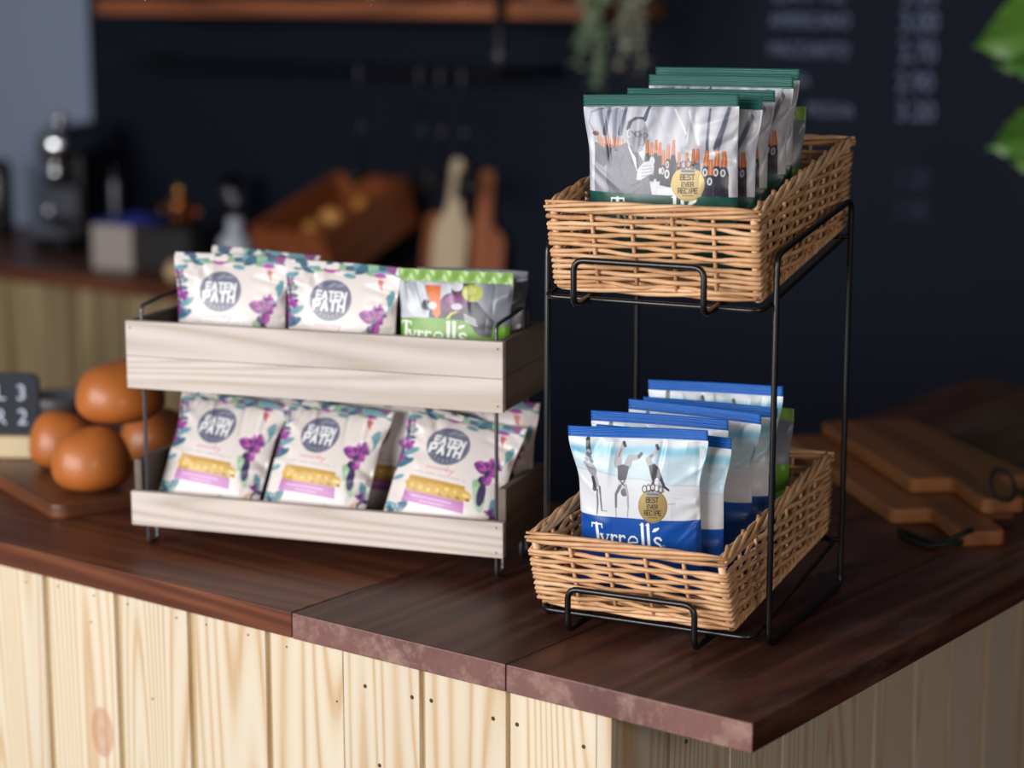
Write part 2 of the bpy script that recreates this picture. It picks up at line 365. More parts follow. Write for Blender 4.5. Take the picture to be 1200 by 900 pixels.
def badge(a, cx, cy, r):
    a.ell(cx, cy, r, r, (172, 150, 100), metal=0.3); a.ell(cx, cy, r*0.93, r*0.93, (160, 130, 60), ring=0.012*r*2, metal=0.7)
    k = r / 115.0; ink = (62, 50, 26)
    a.text('BEST', cx-50*k, cy-26*k, 34*k, 20*k, 7*k, ink); a.text('EVER', cx-42*k, cy+18*k, 28*k, 17*k, 5.5*k, ink); a.text('RECIPE', cx-66*k, cy+62*k, 32*k, 18*k, 6.5*k, ink)
    a.line([(cx-36*k, cy+78*k), (cx+36*k, cy+78*k)], 5*k, ink, 0.7)
    s = (150, 150, 162); d = (66, 66, 78)
    a.poly([(cx-52*k,cy-98*k),(cx+52*k,cy-98*k),(cx+44*k,cy-68*k),(cx-44*k,cy-68*k)], s); a.line([(cx-44*k,cy-82*k),(cx+44*k,cy-82*k)], 6*k, d)
    for i in range(5):
        x = cx + (i-2)*32*k; yy = cy-(128-abs(i-2)*6)*k
        a.ell(x, yy, 17*k, 22*k, d, ring=7*k); a.ell(x, yy-24*k, 7*k, 7*k, s)
    a.ell(cx, cy-158*k, 8*k, 8*k, d)

BW, BH = 156.0, 172.0     # printed face of a crisp packet below its seal, mm
def art_blue(res):
    a = Art(BW, BH, res, (226, 232, 240)); X, Y = a.X, a.Y
    a.k = 1/6/1.04; a.to = lambda x, y: ((x/6-7)/1.04, (y/6-21)/1.04)
    n = np.sin(X*0.11+1)*0.8 + np.sin(X*0.37)*0.3
    def band(y0, y1, col, alpha, s=1.2):
        a.put(1/(1+np.exp(-(Y-y0-n)/s)) * 1/(1+np.exp((Y-y1-n)/s)), col, alpha)
    yb = lambda y: (y/6-21)/1.04
    band(yb(178), yb(420), (196, 222, 236), 0.9, 1.5); band(yb(182), yb(232), (128, 194, 222), 0.95, 1.2)
    diag = Y - (yb(335) + X*0.115 + n)
    a.put(1/(1+np.exp(-diag/0.8)), (222, 226, 234), 1.0); a.put(np.exp(-(diag/1.0)**2), (170, 196, 214), 0.6)
    rs = np.random.default_rng(3)
    for i in range(26):
        x, y = rs.uniform(60, 900), rs.uniform(430, 640); a.line([(x, y), (x+rs.uniform(30, 90), y+4)], 3, (196, 202, 214), 0.5)
    for i in range(14):
        x, y = rs.uniform(100, 900), rs.uniform(240, 340); a.line([(x, y), (x+rs.uniform(30, 120), y+5)], 5, (236, 244, 250), 0.5)
    sk, dk, md = (168, 170, 180), (52, 54, 66), (110, 114, 126)
    a.k *= 1.0
    # three people doing handstands at the water's edge (grey print)
    a.line([(185,140),(182,230)], 30, dk, 1, 35); a.line([(182,220),(135,305)], 30, sk, 1, 27); a.line([(170,240),(190,290)], 27, md)
    a.poly([(130,320),(165,296),(205,306),(220,345),(205,400),(175,400),(150,360)], (150,152,162)); a.line([(150,330),(205,340)], 8, md)
    a.line([(178,400),(190,450),(188,475)], 27, dk, 1, 35); a.line([(205,400),(215,450),(230,480)], 24, sk)
    a.ell(222,484,20,24,(232,228,224)); a.line([(232,460),(240,540),(246,620)], 18, md, 1, 11); a.line([(210,480),(212,560),(205,650)], 18, md, 1, 11); a.line([(246,624),(290,624)], 5, md)
    a.line([(436,156),(430,190),(400,235),(392,300)], 22, sk, 1, 57); a.line([(436,156),(446,178)], 19, dk); a.line([(420,200),(400,245)], 11, md)
    a.line([(566,220),(540,248),(484,252),(462,305)], 22, sk, 1, 54); a.line([(560,226),(545,244)], 22, dk)
    a.poly([(388,308),(430,298),(474,312),(462,360),(448,404),(402,408),(385,402)], (66,68,80))
    a.poly([(386,408),(448,404),(452,440),(425,462),(392,450)], (205,205,212)); a.line([(405,410),(445,450)], 8, dk); a.line([(440,410),(405,440)], 7, dk)
    a.ell(434,486,27,28,(112,108,118)); a.line([(400,448),(368,500),(366,590)], 27, md, 1, 16); a.line([(446,440),(462,500),(466,588)], 22, sk, 1, 16)
    a.line([(364,600),(366,655)], 10, (150,154,166), 0.8); a.line([(464,600),(458,655)], 10, (150,154,166), 0.8)
    a.line([(668,170),(660,210),(612,262),(640,300)], 19, sk, 1, 43); a.line([(664,168),(676,190)], 20, dk); a.line([(640,232),(628,240)], 16, md)
    a.poly([(620,304),(660,286),(700,318),(735,384),(722,402),(660,408),(640,360)], (74,74,86))
    a.line([(690,400),(688,440)], 36, (205,205,212)); a.line([(725,390),(752,440),(785,462)], 22, dk, 1, 14); a.line([(700,400),(745,470)], 19, sk)
    a.line([(780,556),(830,556)], 5, (170,170,180)); a.line([(820,520),(880,520)], 4, (200,204,214))
    yband = yb(656) + 0.018*X + 0.3*np.sin(X*0.06)
    a.put(a.soft(yband - Y), (2, 76, 166))
    tyrrells(a, lambda x, y: (x, y)); a.ell(740,852,9,9,(200,215,240), ring=4)
    badge(a, 662, 572, 115)
    return a
def bottle(a, x, yt, h, w_, lab=True, dark=(40, 42, 58)):
    a.poly([(x-w_*.2, yt+h*.25), (x+w_*.2, yt+h*.25), (x+w_*.5, yt+h*.5), (x+w_*.5, yt+h), (x-w_*.5, yt+h), (x-w_*.5, yt+h*.5)], dark)
    a.poly([(x-w_*.2, yt), (x+w_*.2, yt), (x+w_*.34, yt+h*.34), (x-w_*.34, yt+h*.34)], (190, 104, 58)); a.line([(x-w_*.02, yt+4), (x-w_*.04, yt+h*.32)], w_*.12, (236, 168, 120), 0.8)
    if lab: a.ell(x-w_*.1, yt+h*.47, w_*.28, h*.085, (222, 226, 232)); a.ell(x-w_*.1, yt+h*.47, w_*.14, h*.05, (90, 92, 104))
    a.line([(x+w_*.28, yt+h*.55), (x+w_*.28, yt+h*.92)], w_*.07, (110, 114, 132), 0.6)
def art_green(res):
    a = Art(BW, 160.0, res, (212, 214, 222)); X, Y = a.X, a.Y
    a.k = 1/6/1.167; a.to = lambda x, y: ((x/6-8)/1.167, (y/6-25)/1.167)
    f = 0.5+0.5*np.sin(X*0.35+Y*0.05+1.2*np.sin(Y*0.05)); a.put(f*0.8, (164, 168, 184)); a.put(np.clip(1-np.abs(X-52-Y*.05)/3, 0, 1)*0, (255,255,255))
    f2 = np.clip(np.sin(X*0.9+0.3*np.sin(Y*.2))*0.6, 0, 1); a.put(f2*np.clip((62-X)/30, 0, 1), (140, 146, 168), 0.7)
    a.poly([(60,150),(75,250),(130,330),(360,400),(350,160)], (150, 156, 176), 0.55)
    for p, w1, w2 in (([(235,165),(215,240),(190,330)], 24, 34), ([(350,165),(330,250),(305,330)], 20, 36), ([(515,155),(490,235)], 20, 34), ([(945,170),(938,440)], 16, 22), ([(1075,165),(1040,300),(1000,430)], 26, 44)):
        a.line(p, w1, (84, 88, 108), 0.9, w2)
    a.line([(100,190),(160,165),(240,160)], 12, (100,104,122), 0.7); a.line([(100,200),(80,260),(110,320)], 12, (120,124,140), 0.7)
    a.line([(560,190),(640,330),(700,360)], 14, (190,194,206), 0.8); a.line([(800,180),(880,400)], 18, (234,236,242), 0.8); a.line([(700,170),(790,330)], 14, (236,238,244), 0.8)
    a.poly([(100,390),(360,420),(340,760),(100,740)], (78, 80, 98)); a.poly([(100,520),(260,560),(200,760),(100,740)], (140,142,156))
    for i in range(11): bottle(a, 135+i*19, 335+(i % 3)*8+i*2, 200, 22, False, (58, 60, 78))
    a.ell(122,330,26,16,(120,58,44))
    for i, x in enumerate((515,548,578,608)): bottle(a, x, 372+(i % 2)*16, 260, 42, False)
    for x, y in ((635,440),(668,400),(704,372),(745,452),(800,455),(845,430),(874,430)): bottle(a, x, y, 290, 44, x in (635,668))
    a.ell(662,598,18,32,(226,228,234)); a.ell(662,598,9,17,(90,92,104)); a.ell(612,578,9,22,(226,228,234))
    for x, y in ((1008,440),(935,440),(1055,445),(968,500)): bottle(a, x, y, 310, 62)
    a.poly([(540,660),(700,690),(760,760),(560,750)], (214,216,226)); a.poly([(600,700),(730,690),(760,770),(590,765)], (238,240,246))
    # man in a tweed jacket (grey print)
    suit = (100, 102, 118); sd = (70, 72, 88)
    a.poly([(230,440),(350,390),(440,450),(520,560),(560,760),(330,745),(230,735),(196,660),(200,540)], suit)
    rs = np.random.default_rng(8)
    for i in range(150):
        x, y = rs.uniform(215, 470), rs.uniform(440, 730); a.line([(x, y), (x+8, y+rs.uniform(-8, 8))], 3.5, sd if i % 2 else (136,138,154), 0.55)
    a.poly([(362,390),(400,460),(430,500),(450,600),(410,520),(370,430)], (236,238,242)); a.line([(432,455),(444,560)], 24, (48,50,66), 1, 14)
    a.line([(330,470),(300,560),(330,620)], 6, sd); a.line([(235,735),(400,735),(470,690)], 8, sd); a.line([(395,680),(460,655)], 9, (58,58,72)); a.line([(455,560),(490,650),(520,745)], 10, (88,90,106))
    a.ell(436,330,76,106,(152,152,164), 0.08); a.poly([(370,360),(400,440),(440,452),(480,430),(500,390),(500,330)], (142,142,156))
    a.ell(425,268,66,46,(176,176,188)); a.ell(372,330,17,30,(200,200,208)); a.ell(376,332,8,18,(140,138,150))
    a.poly([(360,292),(372,252),(410,226),(470,222),(496,238),(440,232),(400,252),(380,300)], (72,74,92)); a.line([(362,300),(374,262),(420,226),(480,228)], 14, (74,76,94))
    a.line([(384,312),(430,345)], 5, (60,60,76)); a.ell(438,336,22,17,(84,84,100), ring=5); a.ell(496,342,17,15,(84,84,100), ring=5); a.line([(458,334),(480,336)], 5, (84,84,100))
    a.line([(472,345),(486,378),(470,386)], 7, (130,128,142)); a.line([(452,408),(486,404)], 8, (110,106,122)); a.line([(420,318),(452,314)], 5, (110,110,124)); a.line([(400,440),(440,456),(480,436)], 8, (140,140,154))
    a.poly([(440,600),(450,560),(490,520),(540,510),(570,545),(566,590),(520,610),(470,640),(436,640)], (206,206,214))
    for k in range(4): a.line([(478,548+k*22),(566,540+k*20)], 5, (140,140,154))
    a.ell(552,512,20,32,(196,204,214)); a.line([(540,540),(560,600)], 8, (170,176,190))
    yband = (722/6-25)/1.167 + 0.03*X
    a.put(a.soft(yband - Y), (12, 80, 70))
    P = lambda x, y: (238 + (x-158)*1.15, 766 + (y-716)*1.12)
    tyrrells(a, P)
    badge(a, 810, 662, 118)
    return a
def art_veg(res, W=145.0, H=150.0):
    a = Art(W, H, res, (188, 194, 206)); X, Y = a.X, a.Y
    a.k = 1/6/0.97; a.to = lambda x, y: ((x/6-26)/0.97, (y/6-31)/0.97)
    a.put(0.5+0.5*np.sin(X*.2+Y*.11), (214, 220, 230), 0.6); a.put(np.clip((X-95)/20, 0, 1), (116, 120, 132), 0.9)
    a.poly([(560,200),(720,190),(700,320),(560,300)], (70,74,86)); a.poly([(400,330),(760,330),(900,480),(700,560),(400,480)], (50,50,66)); a.ell(600,215,40,40,(226,228,234))
    a.poly([(360,216),(478,216),(492,440),(462,470),(436,440)], (222,112,44)); a.line([(395,250),(420,250)], 5, (180,84,30)); a.line([(440,330),(470,332)], 5, (180,84,30))
    a.ell(590,345,105,82,(116,66,110)); a.ell(570,320,50,34,(150,96,142)); a.ell(715,262,78,64,(188,196,96), 0.3); a.ell(700,245,40,28,(214,220,136))
    a.ell(375,372,38,42,(52,56,72)); a.ell(425,372,34,30,(206,210,220)); a.ell(610,372,42,26,(206,210,220))
    a.line([(545,470),(570,430),(612,412)], 24, (206,204,66), 1, 12)
    yb = (490/6-31)/0.97; a.put(a.soft(yb - 4*np.sin(X*.03) - Y), (104, 158, 40))
    a.poly([(640,400),(720,350),(900,480),(880,600),(780,590)], (66,66,78))
    for i in range(3): a.line([(672+i*4,430+i*22),(760+i*6,470+i*22)], 9, (220,222,228))
    tyrrells(a, lambda x, y: (172 + (x-158)*0.92, 510 + (y-716)*0.92))
    a.k = 1.0; a.to = lambda x, y: (x, y)
    for i in range(16): a.line([(10+i*8, 128+4*math.sin(i)), (14+i*8, 150)], 2, (130, 176, 70), 0.6)
    return a
def art_floral(res, W=145.0, H=149.0):
    a = Art(W, H, res, (232, 224, 222)); X, Y = a.X, a.Y
    rs = np.random.default_rng(12)
    pur, mag, tea, dte, grn, nvy = (128, 62, 138), (186, 92, 176), (112, 164, 176), (62, 112, 134), (150, 190, 150), (64, 50, 96)
    def petal(x, y, l, w_, ang, c): a.ell(x+math.cos(ang)*l/2, y+math.sin(ang)*l/2, l/2, w_/2, c, ang)
    def flower(x, y, r, c1, c2):
        for k in range(8): petal(x+rs.uniform(-.15,.15)*r, y+rs.uniform(-.25,.25)*r, r*rs.uniform(.5, .8), r*.34, k*0.8+rs.uniform(-.3,.3), c1 if k % 2 else c2)
        for k in range(5): petal(x, y-r*.1, r*.42, r*.16, k*1.26+.4, nvy if k % 2 else c2)
        petal(x-r*.2, y+r*.3, r*.7, r*.22, 1.5, nvy)
    def leaf(x, y, l, ang, c): petal(x, y, l, l*.34, ang, c)
    # left edge
    for y, s in ((6,1),(24,1),(52,1),(118,1),(140,1)):
        leaf(0, y+6, 20, rs.uniform(-.5,.5), tea); leaf(2, y+12, 16, rs.uniform(-.2,.9), dte)
    flower(8, 20, 17, mag, pur); flower(6, 44, 18, pur, mag); flower(4, 66, 16, mag, pur)
    leaf(6, 60, 24, -.5, tea); leaf(2, 76, 26, -.5, dte); leaf(0, 92, 18, -.3, tea); leaf(8, 30, 14, -1.4, grn)
    leaf(2, 146, 40, -.75, dte); leaf(6, 150, 30, -.4, tea); leaf(18, 150, 22, -1.2, grn); flower(16, 128, 8, (236,220,214), tea)
    # top edge
    for i in range(11):
        x = 10 + i*12.5; leaf(x, rs.uniform(-2, 6), rs.uniform(14, 20), rs.uniform(-.3, .5), (tea, dte, grn, mag, (246,240,238))[i % 5])
    # right edge
    leaf(118, 8, 26, .8, (206,116,120)); leaf(126, 10, 30, 1.2, (240,226,220)); leaf(138, 20, 30, 1.7, tea); leaf(130, 30, 18, 1.2, (240,226,220))
    flower(120, 58, 26, pur, mag); flower(124, 50, 16, mag, pur); leaf(108, 72, 34, 1.0, grn); leaf(112, 80, 34, 1.15, (176,206,178)); leaf(120, 74, 30, 1.5, nvy)
    leaf(136, 90, 24, 1.4, tea); flower(138, 112, 12, nvy, pur); leaf(108, 142, 30, -.6, dte); leaf(118, 150, 30, -.5, tea); leaf(92, 128, 22, .6, grn); leaf(134, 140, 24, -.8, dte); leaf(126, 126, 14, -.9, (226,190,160))
    # round badge
    a.ell(62, 38, 27, 25.5, (98, 102, 126)); a.ell(62, 38, 24.5, 23, (150, 154, 172), ring=0.8); a.ell(62, 30, 22, 12, (112, 116, 140)); 
    for k in range(9): ang = math.pi*(0.15+0.7*k/8); a.line([(62+21.5*math.cos(ang), 38+20.5*math.sin(ang)), (62+20*math.cos(ang), 38+19*math.sin(ang))], 1.2, (200,204,216))
    leaf(56, 22, 12, -.5, (150,154,172)); leaf(66, 20, 12, -.2, (150,154,172))
    a.text('EATEN', 43.5, 36.5, 9.5, 5.6, 2.6, (246, 247, 250), 0.42); a.text('PATH', 41, 50, 11.5, 7.2, 3.3, (246, 247, 250), 0.5)
    # script word and small line of type
    pk = (226, 130, 168)
    x = 44
    pts = []
    for i in range(40): pts.append((x+i*0.95, 71-2.4*abs(math.sin(i*0.62))*(1.9 if i in (24,25,26,30,31) else 1)))
    a.line(pts, 1.0, pk); a.line([(72,64),(71,71)], 1.0, pk); a.line([(79,70),(75,77)], 1.0, pk)
    for i in range(22):
        if i % 5: a.line([(26+i*3.3, 77.5), (28+i*3.3, 77.5)], 1.1, (176, 176, 190))
    # window with golden contents, purple strip
    a.poly([(26,84),(100,84),(104,108),(24,108)], (196, 152, 66))
    for i in range(7):
        cx = 32+i*11.5; a.ell(cx, 94+rs.uniform(-3,3), 10, 6, (212,174,88), rs.uniform(-.5,.5)); a.ell(cx+3, 95+rs.uniform(-4,4), 5, 2.4, (244,214,130), .2); a.ell(cx+6, 100, 3, 2, (150,96,40))
    a.poly([(24,104),(104,104),(106,118),(22,118)], (178, 104, 176))
    for i in range(12): a.line([(34+i*4.6, 109), (37+i*4.6, 109)], 1.3, (236,220,238), .8)
    for i in range(7): a.line([(48+i*4.6, 114), (51+i*4.6, 114)], 1.2, (236,220,238), .7)
    return a

# ------------------------------------------------------------------ packets
def bag_shape(u, v, p):
    """u -1..1 across, v 0 bottom .. 1 under the top seal; returns x, y(front, before sign), common y offset"""
    g = np.clip(np.sin(np.pi * np.clip(v, 0, 1) ** 0.85), 0, 1) ** 0.62
    th = p['T'] * g * np.clip(1 - np.abs(u) ** 2.6, 0, 1) ** 0.75
    cl = p['cl'] * np.clip((1 - v) / 0.3, 0, 1) * np.clip(v/0.12, 0, 1); cr = p['cr'] * np.clip((1 - v) / 0.3, 0, 1) * np.clip(v/0.12, 0, 1)
    cl = cl*cl*(3-2*cl/np.maximum(p['cl'], 1e-6))/np.maximum(p['cl'], 1e-6) if p['cl'] > 0 else cl
    cr = cr*cr*(3-2*cr/np.maximum(p['cr'], 1e-6))/np.maximum(p['cr'], 1e-6) if p['cr'] > 0 else cr
    x = u * p['W'] / 2 * (1 - np.where(u < 0, cl, cr))
    off = p['wave'] * np.sin(2.4 * u + p['ph']) * np.clip(v, 0, 1.2) ** 2 + p['lean'] * np.clip(v, 0, 1.2) ** 2
    return x, th, off
def creases(u, v, p):
    d = np.zeros_like(u)
    rs = np.random.default_rng(p['seed'])
    for k in range(p.get('nc', 26)):
        side = rs.integers(0, 3)
        if side == 0: a = (rs.uniform(-.9, .9), 1.0); b = (a[0] + rs.uniform(-.25, .25), 1 - rs.uniform(.12, .38))
        elif side == 1: a = (-1.0, rs.uniform(.3, .95)); b = (-1 + rs.uniform(.25, .7), a[1] + rs.uniform(-.2, .1))
        else: a = (1.0, rs.uniform(.3, .95)); b = (1 - rs.uniform(.25, .7), a[1] + rs.uniform(-.2, .1))
        dx, dy = b[0]-a[0], b[1]-a[1]; L2 = dx*dx+dy*dy
        t = np.clip(((u-a[0])*dx + (v-a[1])*dy)/L2, 0, 1)
        dist = np.hypot(u-a[0]-t*dx, (v-a[1]-t*dy)*1.1); wd = rs.uniform(.025, .07)
        d += rs.choice([-1, 1]) * rs.uniform(.0007, .0024) * np.exp(-(dist/wd)**2) * (1-t)**0.7 * np.clip(np.minimum((1-np.abs(u))/0.06, 1), 0, 1)
    d += 0.0007*np.sin(5*u+3*v+p['seed'])*np.sin(4*v-2*u) * np.clip((1-np.abs(u))/0.2, 0, 1)
    return d
def make_packet(name, label, art, p, group, seal_cols, mat=M_print, seal_mat=None, cat='snack packet'):
    """origin at the bottom centre, front faces -y"""
    root = thing(name, label, cat, group=group)
    H = p['H']; nx, ny = art.nx, art.ny
    U, V = np.meshgrid(np.linspace(-1, 1, nx), np.linspace(1, 0, ny))
    x, th, off = bag_shape(U, V, p); cr = creases(U, V, p)
    edge = np.clip((1-np.abs(U))/0.03, 0, 1) * np.clip((1-V)/0.02, 0, 1) * np.clip(V/0.02, 0, 1)
    y = -(th + cr*edge*1.3) + off
    z = V * H
    front = np.stack([x, y, z], -1).reshape(-1, 3)
    # back sheet
    bx, by = 40, 30
    U2, V2 = np.meshgrid(np.linspace(-1, 1, bx), np.linspace(1, 0, by))
    x2, th2, off2 = bag_shape(U2, V2, p); back = np.stack([x2, th2*0.9 + off2 + 0.0004, V2*H], -1).reshape(-1, 3)
    idx = np.arange(nx*ny).reshape(ny, nx)
    f1 = np.stack([idx[1:, :-1], idx[1:, 1:], idx[:-1, 1:], idx[:-1, :-1]], -1).reshape(-1, 4)
    idx2 = np.arange(bx*by).reshape(by, bx) + nx*ny
    f2 = np.stack([idx2[:-1, :-1], idx2[:-1, 1:], idx2[1:, 1:], idx2[1:, :-1]], -1).reshape(-1, 4)
    vs = np.concatenate([front, back]); fs = np.concatenate([f1, f2])
    me = bpy.data.meshes.new('pouch'); me.vertices.add(len(vs)); me.vertices.foreach_set('co', vs.ravel())
    me.loops.add(len(fs)*4); me.loops.foreach_set('vertex_index', fs.ravel().astype(np.int32))
    me.polygons.add(len(fs)); me.polygons.foreach_set('loop_start', np.arange(0, len(fs)*4, 4, dtype=np.int32))
    me.polygons.foreach_set('use_smooth', np.ones(len(fs), bool))
    col = np.ones((len(vs), 4)); c = art.c.reshape(-1, 4); rgb = c[:, :3]
    col[:nx*ny, :3] = np.where(rgb <= 0.04045, rgb/12.92, ((rgb+0.055)/1.055)**2.4); col[:nx*ny, 3] = c[:, 3]
    col[nx*ny:, :3] = np.array(lin(p.get('back', (200, 205, 212)))); col[nx*ny:, 3] = 0
    me.update(calc_edges=True)
    at = me.color_attributes.new('print', 'FLOAT_COLOR', 'POINT'); at.data.foreach_set('color', col.ravel())
    me.materials.append(mat)
    o = bpy.data.objects.new('pouch', me); C.objects.link(o); o.parent = root
    # crimped seals, top and bottom
    for nm, vbase, hgt, sgn in (('top_seal', H, p.get('sh', 0.0115), 1), ('bottom_seal', 0.0, 0.010, -1)):
        if nm == 'bottom_seal' and not p.get('bottom', False): continue
        n = 60; rows = 25; U3, T3 = np.meshgrid(np.linspace(-1, 1, n), np.linspace(0, 1, rows))
        v3 = np.full_like(U3, 1.0 if sgn > 0 else 0.0)
        xx, tt, oo = bag_shape(U3, v3, p)
        if p.get('zig', False): rib = 0.0016*np.sin(U3*22+p['ph'])*np.sin(np.pi*T3*0.9)
        else: rib = 0.0007*np.sin(T3*2*np.pi*3.2)
        yy = oo + rib + p.get('curl', 0.0)*T3**2; zz = vbase + sgn*T3*hgt - (0.0 if sgn < 0 else 0.0)
        fr = np.stack([xx, yy-0.0004, zz], -1).reshape(-1, 3); bk = np.stack([xx, yy+0.0004, zz], -1).reshape(-1, 3)
        ii = np.arange(n*rows).reshape(rows, n); m = MB()
        fq = [tuple(q) for q in np.stack([ii[:-1, :-1], ii[:-1, 1:], ii[1:, 1:], ii[1:, :-1]], -1).reshape(-1, 4)]
        N0 = n*rows; fb = [tuple(N0+i for i in q[::-1]) for q in fq]
        rim = [(ii[-1, i], ii[-1, i+1], N0+ii[-1, i+1], N0+ii[-1, i]) for i in range(n-1)] + [(ii[j, 0], ii[j+1, 0], N0+ii[j+1, 0], N0+ii[j, 0]) for j in range(rows-1)] + [(ii[j+1, -1], ii[j, -1], N0+ii[j, -1], N0+ii[j+1, -1]) for j in range(rows-1)]
        m.add(list(map(tuple, fr)) + list(map(tuple, bk)), fq + fb + [tuple(int(i) for i in q) for q in rim])
        m.build(nm, seal_mat, root, smooth=True)
    return root
def copy_tree(o, parent=None, mats=None):
    c = o.copy(); C.objects.link(c); c.parent = parent
    for ch in o.children: copy_tree(ch, c)
    return c
def place(root, base, a_, b_, z_, rotz0, lean=0.0, yaw=0.0, roll=0.0, sc=1.0):
    """base: world origin of the stand's frame; a across, b to the back"""
    ca, sa = math.cos(rotz0), math.sin(rotz0)
    root.location = (base[0] + a_*ca - b_*sa, base[1] + a_*sa + b_*ca, base[2] + z_)
    Mx = Matrix.Rotation(rotz0 + yaw, 4, 'Z') @ Matrix.Rotation(-lean, 4, 'X') @ Matrix.Rotation(roll, 4, 'Y')
    root.rotation_euler = Mx.to_euler(); root.scale = (sc, sc, sc)
    return root

# ------------------------------------------------------------------ room shell
WALLY = 4.55
m = MB(); m.box((-7.0, -2.2, -0.05), (2.6, WALLY + 0.1, 0.0)); struct(m.build('floor', M_floor))
xe = float(ony(106, 100, WALLY)[0])
m = MB(); m.box((xe, WALLY, 0.0), (2.6, WALLY + 0.1, 3.0)); wall_back = struct(m.build('wall_back', M_wall))
m = MB(); m.box((-7.0, WALLY, 0.0), (xe, WALLY + 0.1, 3.0)); struct(m.build('wall_side', M_greywall))

def textobj(name, body, size, mat, parent, loc, rot=(math.pi/2, 0, 0), depth=0.0008, spacing=1.0):
    cu = bpy.data.curves.new(name, 'FONT'); cu.body = body; cu.size = size; cu.extrude = depth; cu.space_character = spacing
    t = bpy.data.objects.new(name + '_tmp', cu); C.objects.link(t)
    bpy.context.view_layer.update()
    me = bpy.data.meshes.new_from_object(t.evaluated_get(bpy.context.evaluated_depsgraph_get()))
    bpy.data.objects.remove(t); me.materials.clear(); me.materials.append(mat); me.name = name
    o = bpy.data.objects.new(name, me); C.objects.link(o); o.location = loc; o.rotation_euler = rot; o.parent = parent
    return o
def menu(txt, px, py, hpx, x1=None):
    P = ony(px, py, WALLY - 0.003); scale = hpx * 5.4 / FPX / 0.70
    o = textobj('menu_writing', txt, scale, M_chalk, wall_back, (P[0], P[1], P[2]))
    if x1:
        X1 = ony(x1, py, WALLY - 0.003)[0]; wdt = max(v.co.x for v in o.data.vertices); o.scale.x = (X1 - P[0]) / wdt
    return o
menu('AMERICANO', 902, 31, 15, 996); menu('MACCHIATO', 901, 65, 15, 994); menu('LATTE', 905, 1, 15, 990)
menu('MOCHA', 945, 135, 14, 1000); menu('TEA', 922, 100, 13, 948)
for t_, x_, y_, x1_, h_ in (('3.20', 1056, 4, 1098, 16), ('3.00', 1054, 37, 1099, 22), ('2.70', 1053, 72, 1097, 22), ('2.90', 1050, 106, 1093, 20), ('3.20', 1050, 140, 1095, 20)):
    menu(t_, x_, y_, h_, x1_)
M_faint = plain('rubbed_chalk_writing', (58, 66, 86), 0.9, noise=0.3, nscale=60)
for t_, x_, y_, x1_, h_ in (('1.20', 1049, 218, 1088, 20), ('1.50', 1047, 254, 1086, 20)):
    menu(t_, x_, y_, h_, x1_).data.materials[0] = M_faint

# ------------------------------------------------------------------ front counter
TOP = 1.0; TH = 0.030
XL, XS, XM, XR = -3.6, -1.532, -1.235, -0.944; YF = 1.628; YB = 2.21; YE = 3.385
wt = thing('worktop', 'dark brown stained wooden worktop running round the corner of the pine clad counter', 'worktop')
m = MB(); m.box((XL, YF + 0.001, TOP - TH), (XS - 0.0015, YB, TOP), bid=1.0); m.build('plank', M_stain_x, wt, bevel=0.0015)
for x0, x1, b in ((XS + 0.0005, XM - 0.0005, 2.3), (XM + 0.0005, XR, 5.1)):
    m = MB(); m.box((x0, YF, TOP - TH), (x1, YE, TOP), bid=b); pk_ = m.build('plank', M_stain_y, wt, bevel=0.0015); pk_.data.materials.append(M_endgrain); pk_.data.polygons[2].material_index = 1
ct = thing('counter', 'counter base clad in upright pale pine boards under the dark worktop', 'counter')
m = MB(); Yp = 1.640; Tb = 0.018; ztop = TOP - TH - 0.0005
edges = [(-3.56,-3.446),(-3.436,-3.322),(-3.312,-3.198),(-3.188,-3.074),(-3.064,-2.95),(-2.94,-2.826),(-2.816,-2.702),(-2.692,-2.578),(-2.568,-2.456),(-2.446,-2.332),(-2.322,-2.208),(-2.198,-2.084),(-2.074,-1.962),(-1.951,-1.834),(-1.823,-1.710),(-1.698,-1.585),(-1.576,-1.4685),(-1.4675,-1.36),(-1.352,-1.244),(-1.238,-1.1305),(-1.1298,-1.112)]
for i, (x0, x1) in enumerate(edges): m.box((x0, Yp, 0.0), (x1, Yp + Tb, ztop), bid=0.37*i + 1.3)
m.build('front_cladding', M_pine, ct, bevel=0.001)
m = MB(); XC = -1.112
ys = [Yp + Tb + 0.0005, 1.743, 1.863, 1.978, 2.094, 2.206, 2.316, 2.42, 2.53, 2.64, 2.75, 2.86, 2.97, 3.08, 3.19, 3.33]
for i in range(len(ys)-1):
    g = 0.009 if i else 0.0
    m.box((XC - Tb, ys[i] + g, 0.0), (XC - (0.0012 if i % 3 == 1 else 0), ys[i+1], ztop), bid=0.53*i + 9.2)
m.build('side_cladding', M_pine, ct, bevel=0.001)
M_tongue = plain('shaded_pine_tongue', (196, 172, 130), 0.6, noise=0.08)
m = MB(); m.box((-3.56, Yp + 0.006, 0.0), (XC - Tb - 0.001, Yp + Tb + 0.012, ztop - 0.001)); m.box((XC - Tb - 0.012, Yp + Tb + 0.013, 0.0), (XC - Tb + 0.002, 3.33, ztop - 0.001)); m.build('groove_tongue', M_tongue, ct)
def disc(parent, p, nrm, r, mat, name, proud=0.0008):
    M_ = Matrix.Translation(Vector(p)) @ Vector(nrm).to_track_quat('Z', 'Y').to_matrix().to_4x4()
    m = MB(); m.lathe([(r, -0.001), (r, proud*0.5), (r*0.8, proud), (r*0.55, proud), (r*0.4, proud*0.1)], 12, M_); return m.build(name, mat, parent, smooth=False)
for x, y in ((428,804),(483,817),(445,897),(505.5,821),(578,842),(606,849),(684,875)): disc(ct, ony(x, y, Yp), (0,-1,0), 0.0024, M_screw, 'screw')
disc(ct, onx(804, 869, XC), (1,0,0), 0.0024, M_screw, 'screw')
